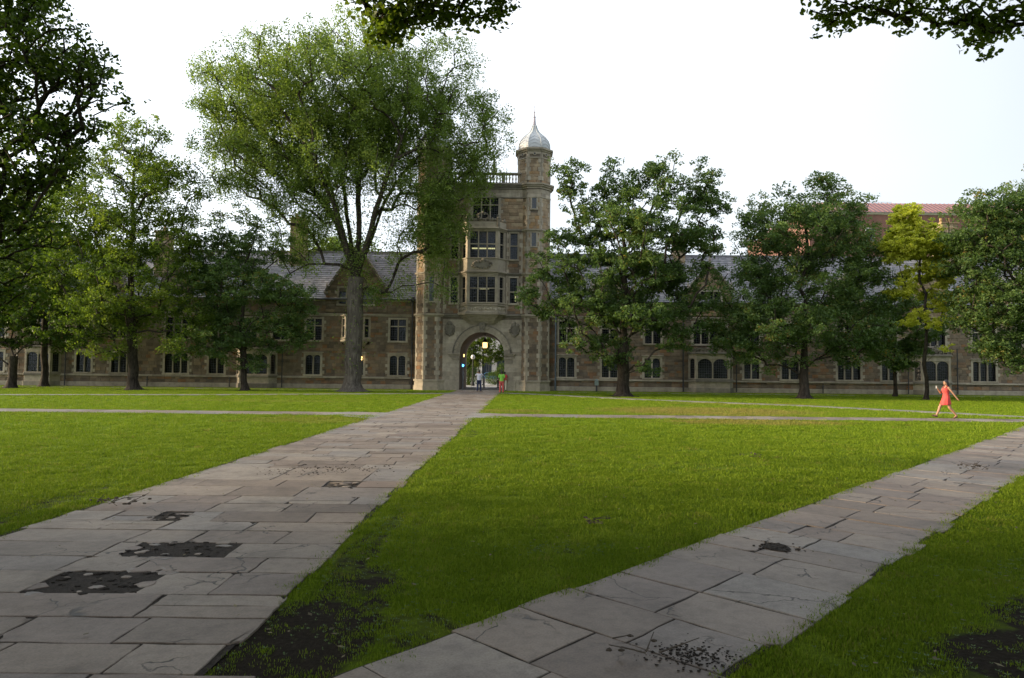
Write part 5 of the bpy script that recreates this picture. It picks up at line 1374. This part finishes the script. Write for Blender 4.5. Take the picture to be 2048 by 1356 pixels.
# ------------------------------------------------------------------ grass blades
def make_grass():
    global rng
    rng = np.random.default_rng(5); random.seed(5)
    colc = D.collections.new('grass_tufts')
    for k in range(6):
        b = MB(); nb = 30
        for i in range(nb):
            a = random.uniform(0,6.28); r = random.random()**.5*.115; x, y = r*math.cos(a), r*math.sin(a)
            h = random.uniform(.014,.040); w_ = random.uniform(.0022,.0042); q = random.uniform(0,6.28); lx, ly = math.cos(q)*h*random.uniform(.2,.8), math.sin(q)*h*random.uniform(.2,.8)
            wx_, wy_ = -math.sin(q)*w_, math.cos(q)*w_; tt = random.random()
            b.add([(x-wx_,y-wy_,-.005),(x+wx_,y+wy_,-.005),(x+lx*.4+wx_*.8,y+ly*.4+wy_*.8,h*.65),(x+lx*.4-wx_*.8,y+ly*.4-wy_*.8,h*.65),(x+lx,y+ly,h)], [(0,1,2,3),(3,2,4)], tt)
        me = b.mesh('grass_tuft'); me.materials.append(M['blade']); o = D.objects.new('grass_tuft', me); colc.objects.link(o)
    P = []
    def scat(y0, y1, dens, sc):
        area = (y1-y0)*(y1+y0)*.78; n = int(area*dens)
        y = np.sqrt(rng.uniform(y0*y0, y1*y1, n)); x = y*rng.uniform(-.80,.80,n); q_ = rng.uniform(.88,1.12,n); y = y*q_; x = x*q_; P.append(np.stack([x,y,np.full(n,sc)*rng.uniform(.75,1.3,n)],1))
    scat(3.6,8,230,1.0); scat(8,13,140,1.1); scat(13,21,55,1.35); scat(21,34,22,1.8); scat(34,60,9,2.0)
    P = np.concatenate(P); x, y = P[:,0], P[:,1]
    ed = rng.normal(size=len(P))*.045
    onmain = (x > pl(y)+.02+ed) & (x < pr(y)-.02+ed); ondiag = (x > dl(y)+.04+ed) & (x < dr_(y)-.04+ed); oncross = (y > 28.1) & (y < 29.9)
    keep = ~(onmain | (ondiag & (y < 28)) | oncross) & ~((y < 4.4) & (x < dr_(y)))
    for (nm, pts, wd) in ((0, G((905,787),(880,787.5),(700,788.5),(400,790),(0,790),(-300,790)), 1.25), (1, G((1000,786.5),(1050,788),(1290,800),(1600,812),(1900,827),(2048,835),(2200,842)), 1.15)):
        for (ax, ay), (bx_, by) in zip(pts, pts[1:]):
            dx, dy = bx_-ax, by-ay; t = np.clip(((x-ax)*dx+(y-ay)*dy)/(dx*dx+dy*dy),0,1); keep &= np.hypot(x-ax-t*dx, y-ay-t*dy) > wd/2
    so = ell_sum(x, y, SOIL)
    nz = np.array([noise.noise(Vector((a*1.6, b*1.6, 3))) + .5*noise.noise(Vector((a*5, b*5, 7))) for a, b in zip(x, y)])
    keep &= (so + nz*1.1 < .68 + rng.normal(size=len(P))*.38)
    keep &= ((y < 60.5) & ~((x > -9) & (x < 4) & (y > 59.6)))
    P[:,2] *= 1-.45*np.clip(so,0,1); P = P[keep]; x, y = P[:,0], P[:,1]; n = len(P)
    dr = np.clip(ell_sum(x, y, DRY)*.8 + rng.normal(size=n)*.15*(ell_sum(x,y,DRY) > .05), 0, .9); dr = np.maximum(dr, (rng.random(n) < .03)*.5)
    gv = np.clip(.5 + nz[keep]*.35 + rng.normal(size=n)*.15, 0, 1)
    me = D.meshes.new('grass_points'); me.vertices.add(n); me.vertices.foreach_set('co', np.stack([x,y,np.zeros(n)],1).astype(np.float32).ravel())
    for nm, v in (('gv',gv),('gd',dr),('gs',P[:,2]),('gr',rng.uniform(0,6.28,n))):
        a = me.attributes.new(nm,'FLOAT','POINT'); a.data.foreach_set('value', v.astype(np.float32))
    o = D.objects.new('grass', me); COL.objects.link(o); tag(o, 'short mown green grass blades covering the lawns', 'grass', kind='stuff')
    ng = D.node_groups.new('grass_scatter','GeometryNodeTree'); ng.interface.new_socket('Geometry', in_out='INPUT', socket_type='NodeSocketGeometry'); ng.interface.new_socket('Geometry', in_out='OUTPUT', socket_type='NodeSocketGeometry')
    gi = ng.nodes.new('NodeGroupInput'); go = ng.nodes.new('NodeGroupOutput'); ip = ng.nodes.new('GeometryNodeInstanceOnPoints'); ci = ng.nodes.new('GeometryNodeCollectionInfo')
    ci.inputs['Collection'].default_value = colc; ci.inputs['Separate Children'].default_value = True; ci.inputs['Reset Children'].default_value = True
    ip.inputs['Pick Instance'].default_value = True
    def na(nm): a = ng.nodes.new('GeometryNodeInputNamedAttribute'); a.data_type = 'FLOAT'; a.inputs[0].default_value = nm; return a.outputs[0]
    cx = ng.nodes.new('ShaderNodeCombineXYZ'); ng.links.new(na('gr'), cx.inputs[2]); ng.links.new(gi.outputs[0], ip.inputs['Points']); ng.links.new(ci.outputs[0], ip.inputs['Instance'])
    ng.links.new(cx.outputs[0], ip.inputs['Rotation']); ng.links.new(na('gs'), ip.inputs['Scale']); ng.links.new(ip.outputs[0], go.inputs[0])
    md = o.modifiers.new('scatter','NODES'); md.node_group = ng
    print('grass tufts', n)
make_grass()
# fallen leaves, twigs and weeds
b = MB()
for k in range(420):
    y = random.uniform(4.3,16)**1; x = random.uniform(-.78,.78)*y; s = random.uniform(.012,.035); a = random.uniform(0,6.28)
    onp = pl(y) < x < pr(y) or dl(y) < x < dr_(y); z = .032 if onp else .02
    if onp and random.random() < .6: continue
    b.add([(x-s*math.cos(a),y-s*math.sin(a),z),(x+s*.5*math.sin(a),y-s*.5*math.cos(a),z+.004),(x+s*math.cos(a),y+s*math.sin(a),z+.008),(x-s*.5*math.sin(a),y+s*.5*math.cos(a),z+.004)], [(0,1,2,3)], random.random())
tag(b.build('fallen_leaves', M['dead_leaf']), 'small dry fallen leaves scattered over paths and soil', 'leaves', kind='stuff')
M['clover'] = simple('clover_leaf', (.10,.17,.05), .7, nscale=9, var=.4)
b = MB()
for k in range(1500):
    c = random.choice(SOIL[:11]); y = random.gauss(c[1], c[3]*.9); x = random.gauss(c[0], c[2]*1.1)
    if y < 4.4 or pl(y) < x < pr(y)+.04 or dl(y)-.04 < x < dr_(y)+.04: continue
    s_ = random.uniform(.007,.016)
    for q in (0,2.1,4.2):
        q += random.random()*.4; b.add([(x,y,.022),(x+s_*math.cos(q-.5),y+s_*math.sin(q-.5),.028),(x+s_*1.4*math.cos(q),y+s_*1.4*math.sin(q),.03),(x+s_*math.cos(q+.5),y+s_*math.sin(q+.5),.026)], [(0,1,2,3)], random.random())
tag(b.build('clover_patch', M['clover']), 'small clover leaves at the margins of the bare soil patches', 'clover', kind='stuff')
def twig_pile(px, py, n, s, label):
    g = gnd(px, py); b = MB()
    for k in range(n):
        a = random.uniform(0,3.14); L = random.uniform(.08,.3)*s; x, y = g.x+random.gauss(0,.1*s), g.y+random.gauss(0,.08*s); z = .06+random.random()*.08*s
        b.tube((x,y,z),(x+L*math.cos(a),y+L*math.sin(a),z+random.uniform(-.02,.09)*s),.006,.003,4)
        b.blob((x+L*math.cos(a),y+L*math.sin(a),z), (.03*s,.02*s,.012), 5, 3, .4)
    o = b.build('twig_cluster', M['twig']); tag(o, label, 'twigs')
random.seed(9)
twig_pile(226,1019,16,1.0,'small fallen twig with dead leaves at the left edge of the wide path'); twig_pile(1950,944,14,1.0,'small dark fallen twig lying on the diagonal path at far right')
twig_pile(1504,918,7,.8,'dark fallen leaf sprig on the lawn near the middle right'); twig_pile(1188,1055,9,.7,'small dark twig on the lawn above the diagonal path')
twig_pile(1290,1330,5,1.0,'dark twig lying on the diagonal path at the bottom edge')

# ------------------------------------------------------------------ people
def fuse(name, parts, mat, parent, vox=.011, smooth=3):
    """closed capsules (a, b, ra, rb) and ellipsoids (c, (rx, ry, rz)[, direction]) melted into one continuous surface"""
    m_ = MB()
    for p_ in parts:
        if len(p_) == 4:
            a, b, ra, rb = Vector(p_[0]), Vector(p_[1]), p_[2], p_[3]
            m_.tube(a, b, ra, rb, 12); m_.blob(a, ra, 12, 8); m_.blob(b, rb, 12, 8)
        else: m_.blob(p_[0], p_[1], 14, 10)
    me = D.meshes.new(name); me.from_pydata(m_.v, [], m_.f); me.materials.append(mat)
    o = D.objects.new(name, me); COL.objects.link(o); o.parent = parent
    r = o.modifiers.new('melt','REMESH'); r.mode = 'VOXEL'; r.voxel_size = vox; r.use_smooth_shade = True
    k = o.modifiers.new('soft','SMOOTH'); k.iterations = smooth; k.factor = .5
    return o
def person(label, loc, rz, pose, H=1.75, shirt=None, pants=None, dress=None, skin_m='skin', hair_long=False, shoes='shoe'):
    """local frame: facing +Y, right hand side +X; pose gives joint positions"""
    e = empty('person', (loc[0], loc[1], loc[2]), rz); tag(e, label, 'person'); k = H/1.75; e.scale = (k,k,k)
    fem = dress is not None; V3 = Vector
    J = dict(pel=(0,0,.95), che=(0,0,1.30), nek=(0,-.015,1.47), hc=(0,.015,1.635),
             ls=(-.175,0,1.42), rs=(.175,0,1.42), le=(-.24,-.02,1.13), re=(.24,-.02,1.13), lw=(-.25,.05,.88), rw=(.25,.05,.88),
             lh=(-.095,0,.90), rh=(.095,0,.90), lk=(-.11,.02,.50), rk=(.11,.02,.50), la=(-.12,-.02,.09), ra=(.12,-.02,.09), lt=(-.13,.15,.03), rt=(.13,.15,.03))
    J.update(pose); J = {q: V3(v) for q, v in J.items()}
    sh = .9 if fem else 1.0; P = []
    pel, che, hc = J['pel'], J['che'], J['hc']
    for f, rx, ry in ((0,.165 if fem else .155,.115),(.3,.145,.10),(.55,.125 if fem else .14,.095),(.85,.145 if fem else .16,.11),(1.05,.150*sh,.105),(1.2,.13*sh,.09)):
        P.append((tuple(pel.lerp(che, f)), (rx, ry, .10)))
    if fem:
        for q in (-1,1): P.append((tuple(che+V3((q*.07,.085,-.02))), (.065,.06,.065)))
    P.append((che+V3((0,-.01,.08)), J['nek'], .075, .052)); P.append((J['nek'], hc-V3((0,.01,.05)), .052, .055))
    P.append((tuple(hc), (.076,.094,.105))); P.append((tuple(hc+V3((0,.03,-.065))), (.055,.06,.05)))       # skull, jaw
    P.append((hc+V3((0,.092,.01)), hc+V3((0,.108,-.022)), .010, .016))                                    # nose
    P.append((tuple(hc+V3((0,.088,-.058))), (.026,.014,.010)))                                            # lips
    for q in (-1,1): P.append((tuple(hc+V3((q*.077,-.005,-.01))), (.014,.022,.034)))                      # ears
    for s_ in 'lr':
        S_, E_, W_ = J[s_+'s'], J[s_+'e'], J[s_+'w']; P += [(S_, E_, .054*sh, .040*sh), (E_, E_.lerp(W_,.3), .041*sh, .042*sh), (E_.lerp(W_,.3), W_, .042*sh, .027)]
        d = (W_-E_).normalized(); sd = d.cross(V3((0,1,0)) if abs(d.y) < .8 else V3((0,0,1))).normalized(); up = d.cross(sd)
        P += [(W_, W_+d*.05+sd*.018, .026, .020), (W_, W_+d*.05-sd*.018, .026, .020)]
        for off, L in ((-.030,.062),(-.011,.078),(.010,.074),(.029,.056)):
            a = W_+d*.075+sd*off; b_ = a+d*L*.55+up*.006; P += [(W_+d*.04+sd*off*.8, a, .012, .010), (a, b_, .010, .009), (b_, b_+d*L*.35+up*.018, .009, .0075)]
        a = W_+d*.02+sd*.030; b_ = a+d*.035+sd*.022; P += [(a, b_, .013, .011), (b_, b_+d*.03+up*.005, .011, .009)]
        H_, K_, A_, T_ = J[s_+'h'], J[s_+'k'], J[s_+'a'], J[s_+'t']
        tk = 1.08 if fem else 1.0
        cf = K_.lerp(A_, .3) + (V3((0,-.018,0))); P += [(H_, K_, .090*tk, .058*tk), (K_, cf, .055*tk, .055*tk), (cf, A_, .055*tk, .034), (A_, A_.lerp(T_,.55), .036, .032), (A_.lerp(T_,.55), T_, .032, .024)]
    body = fuse('body', P, M[skin_m], e, .010)
    for q in (-1,1):
        m_ = MB(); m_.blob(tuple(hc+V3((q*.030,.086,.018))), (.013,.008,.008), 8, 6); me = m_.mesh('eye'); me.materials.append(M['hair']); o = D.objects.new('eye', me); COL.objects.link(o); o.parent = e
    HP = [(tuple(hc+V3((0,-.018,.028))), (.088,.100,.098)), (tuple(hc+V3((0,-.045,-.02))), (.084,.072,.085))]
    if hair_long:
        HP = [(tuple(hc+V3((0,-.022,.03))), (.094,.104,.104))]
        HP += [(hc+V3((q*.05,-.06,.0)), hc+V3((q*.055,-.085,-.16)), .055, .052) for q in (-1,0,1)] + [(hc+V3((q*.05,-.085,-.16)), hc+V3((q*.035,-.10,-.29)), .052, .028) for q in (-1,0,1)]
        HP += [(hc+V3((q*.078,-.01,.03)), hc+V3((q*.082,-.02,-.13)), .026, .024) for q in (-1,1)]
    fuse('hair', HP, M['hair'], e, .010)
    if shirt:
        SP = [(tuple(pel.lerp(che, f)+V3((0,0,.02))), (rx, ry, .11)) for f, rx, ry in ((0,.178,.135),(.2,.170,.128),(.45,.160,.122),(.7,.170,.128),(.95,.178,.130),(1.12,.165,.118))]
        for s_ in 'lr':
            S_, E_ = J[s_+'s'], J[s_+'e']; SP += [(che+V3((0,0,.10)), S_, .08, .062), (S_, S_.lerp(E_, .62), .064, .060)]
        fuse('shirt', SP, M[shirt], e, .012)
    if pants:
        PP = [(tuple(pel+V3((0,0,.02))), (.172,.132,.09)), (tuple(pel-V3((0,0,.06))), (.178,.138,.11))]
        for s_ in 'lr':
            H_, K_, A_ = J[s_+'h'], J[s_+'k'], J[s_+'a']; PP += [(H_, K_, .106, .086), (K_, A_+V3((0,0,.03)), .084, .066)]
        fuse('trousers', PP, M[pants], e, .012)
    if dress:
        n = 40; rg = [(0,.03,.62,.225,.235),(0,.025,.74,.212,.205),(0,.01,.86,.196,.165),(0,0,.98,.182,.136),(0,0,1.09,.142,.112),(0,.01,1.17,.148,.122),(0,.03,1.26,.165,.148),(0,.03,1.33,.158,.140),(0,.015,1.385,.135,.115)]
        m_ = MB(); vs = []
        for i, (x, y, z, rx, ry) in enumerate(rg):
            for k_ in range(n):
                q = 2*math.pi*k_/n; f = 1 + .055*math.sin(q*9+i*.3)*max(0, 1-i/4)
                vs.append((x+rx*f*math.cos(q), y+ry*f*math.sin(q), z+(.02*math.sin(q*2) if i == 0 else 0)))
        m_.add(vs, [(i*n+k_, i*n+(k_+1)%n, (i+1)*n+(k_+1)%n, (i+1)*n+k_) for i in range(len(rg)-1) for k_ in range(n)])
        me = m_.mesh('dress'); me.materials.append(M[dress]); me.polygons.foreach_set('use_smooth', [True]*len(me.polygons)); o = D.objects.new('dress', me); COL.objects.link(o); o.parent = e
        o.modifiers.new('round','SUBSURF').levels = 1; o.modifiers.new('cloth','SOLIDIFY').thickness = .012
        m_ = MB(); m_.tube((0,0,1.09),(0,0,1.125),.001,.001,4)
        for q in (-1,1):
            m_ = MB(); m_.tube((q*.10,.11,1.37),(q*.11,.01,1.475),.014,.014,6); m_.tube((q*.11,.01,1.475),(q*.10,-.09,1.37),.014,.014,6); me = m_.mesh('strap'); me.materials.append(M[dress]); o = D.objects.new('strap', me); COL.objects.link(o); o.parent = e
    for s_ in 'lr':
        A_, T_ = J[s_+'a'], J[s_+'t']; d = T_-A_
        dn = V3((0,0,-1)); heel = A_ + dn*.055 - V3((d.x,d.y,0))*.15
        fuse('shoe', [(heel, heel.lerp(T_,.6), .036, .038), (heel.lerp(T_,.5), T_+d*.12, .038, .030)], M[shoes], e, .010, 2)
    return e
ym = gnd(958,785).y
person('man in white t-shirt and dark jeans seen from behind, both arms raised, before the arch', (gnd(958,784).x, gnd(958,784).y, .03), 0,
       dict(le=(-.33,.12,1.30), lw=(-.16,.28,1.50), re=(.33,.12,1.30), rw=(.10,.30,1.52), la=(-.14,-.02,.09), ra=(.14,-.02,.09), lt=(-.17,.16,.035), rt=(.17,.16,.035)), 1.80, shirt='shirt_white', pants='jeans')
person('man in bright green t-shirt and red trousers seen from behind beside the arch', (gnd(1003,787).x, gnd(1003,787).y, .03), 0,
       dict(lw=(-.20,.10,.90), rw=(.21,.12,.92)), 1.78, shirt='shirt_green', pants='trousers_red', skin_m='skin_dark')
g = gnd(1008.5,783)
person('person in coral top and pale trousers half hidden behind the green shirted man', (g.x+.0, g.y+1.8, .03), 0, dict(), 1.66, shirt='coral', pants='cream')
g = gnd(1893,838)
wm = person('woman in short coral dress striding left along the cross walk holding a phone', (g.x, g.y, .035), rad(90),
       dict(lh=(-.09,.02,.89), rh=(.09,.0,.89), rk=(.10,.24,.50), ra=(.10,.40,.12), rt=(.10,.56,.12), lk=(-.10,-.10,.47), la=(-.10,-.40,.13), lt=(-.10,-.28,.03),
            ls=(-.150,-.02,1.40), rs=(.150,.03,1.40), le=(-.22,-.18,1.15), lw=(-.25,-.33,.93), re=(.19,.13,1.14), rw=(.13,.30,1.33)), 1.66, dress='coral', hair_long=True)
b = MB(); pw = wm.matrix_basis @ Vector((.11,.372,1.40)); b.box(pw.x-.008,pw.x+.008,pw.y-.032,pw.y+.032,pw.z-.05,pw.z+.07); tag(b.build('mobile_phone', M['post_grey']), 'pale mobile phone held up by the woman in the coral dress', 'phone')
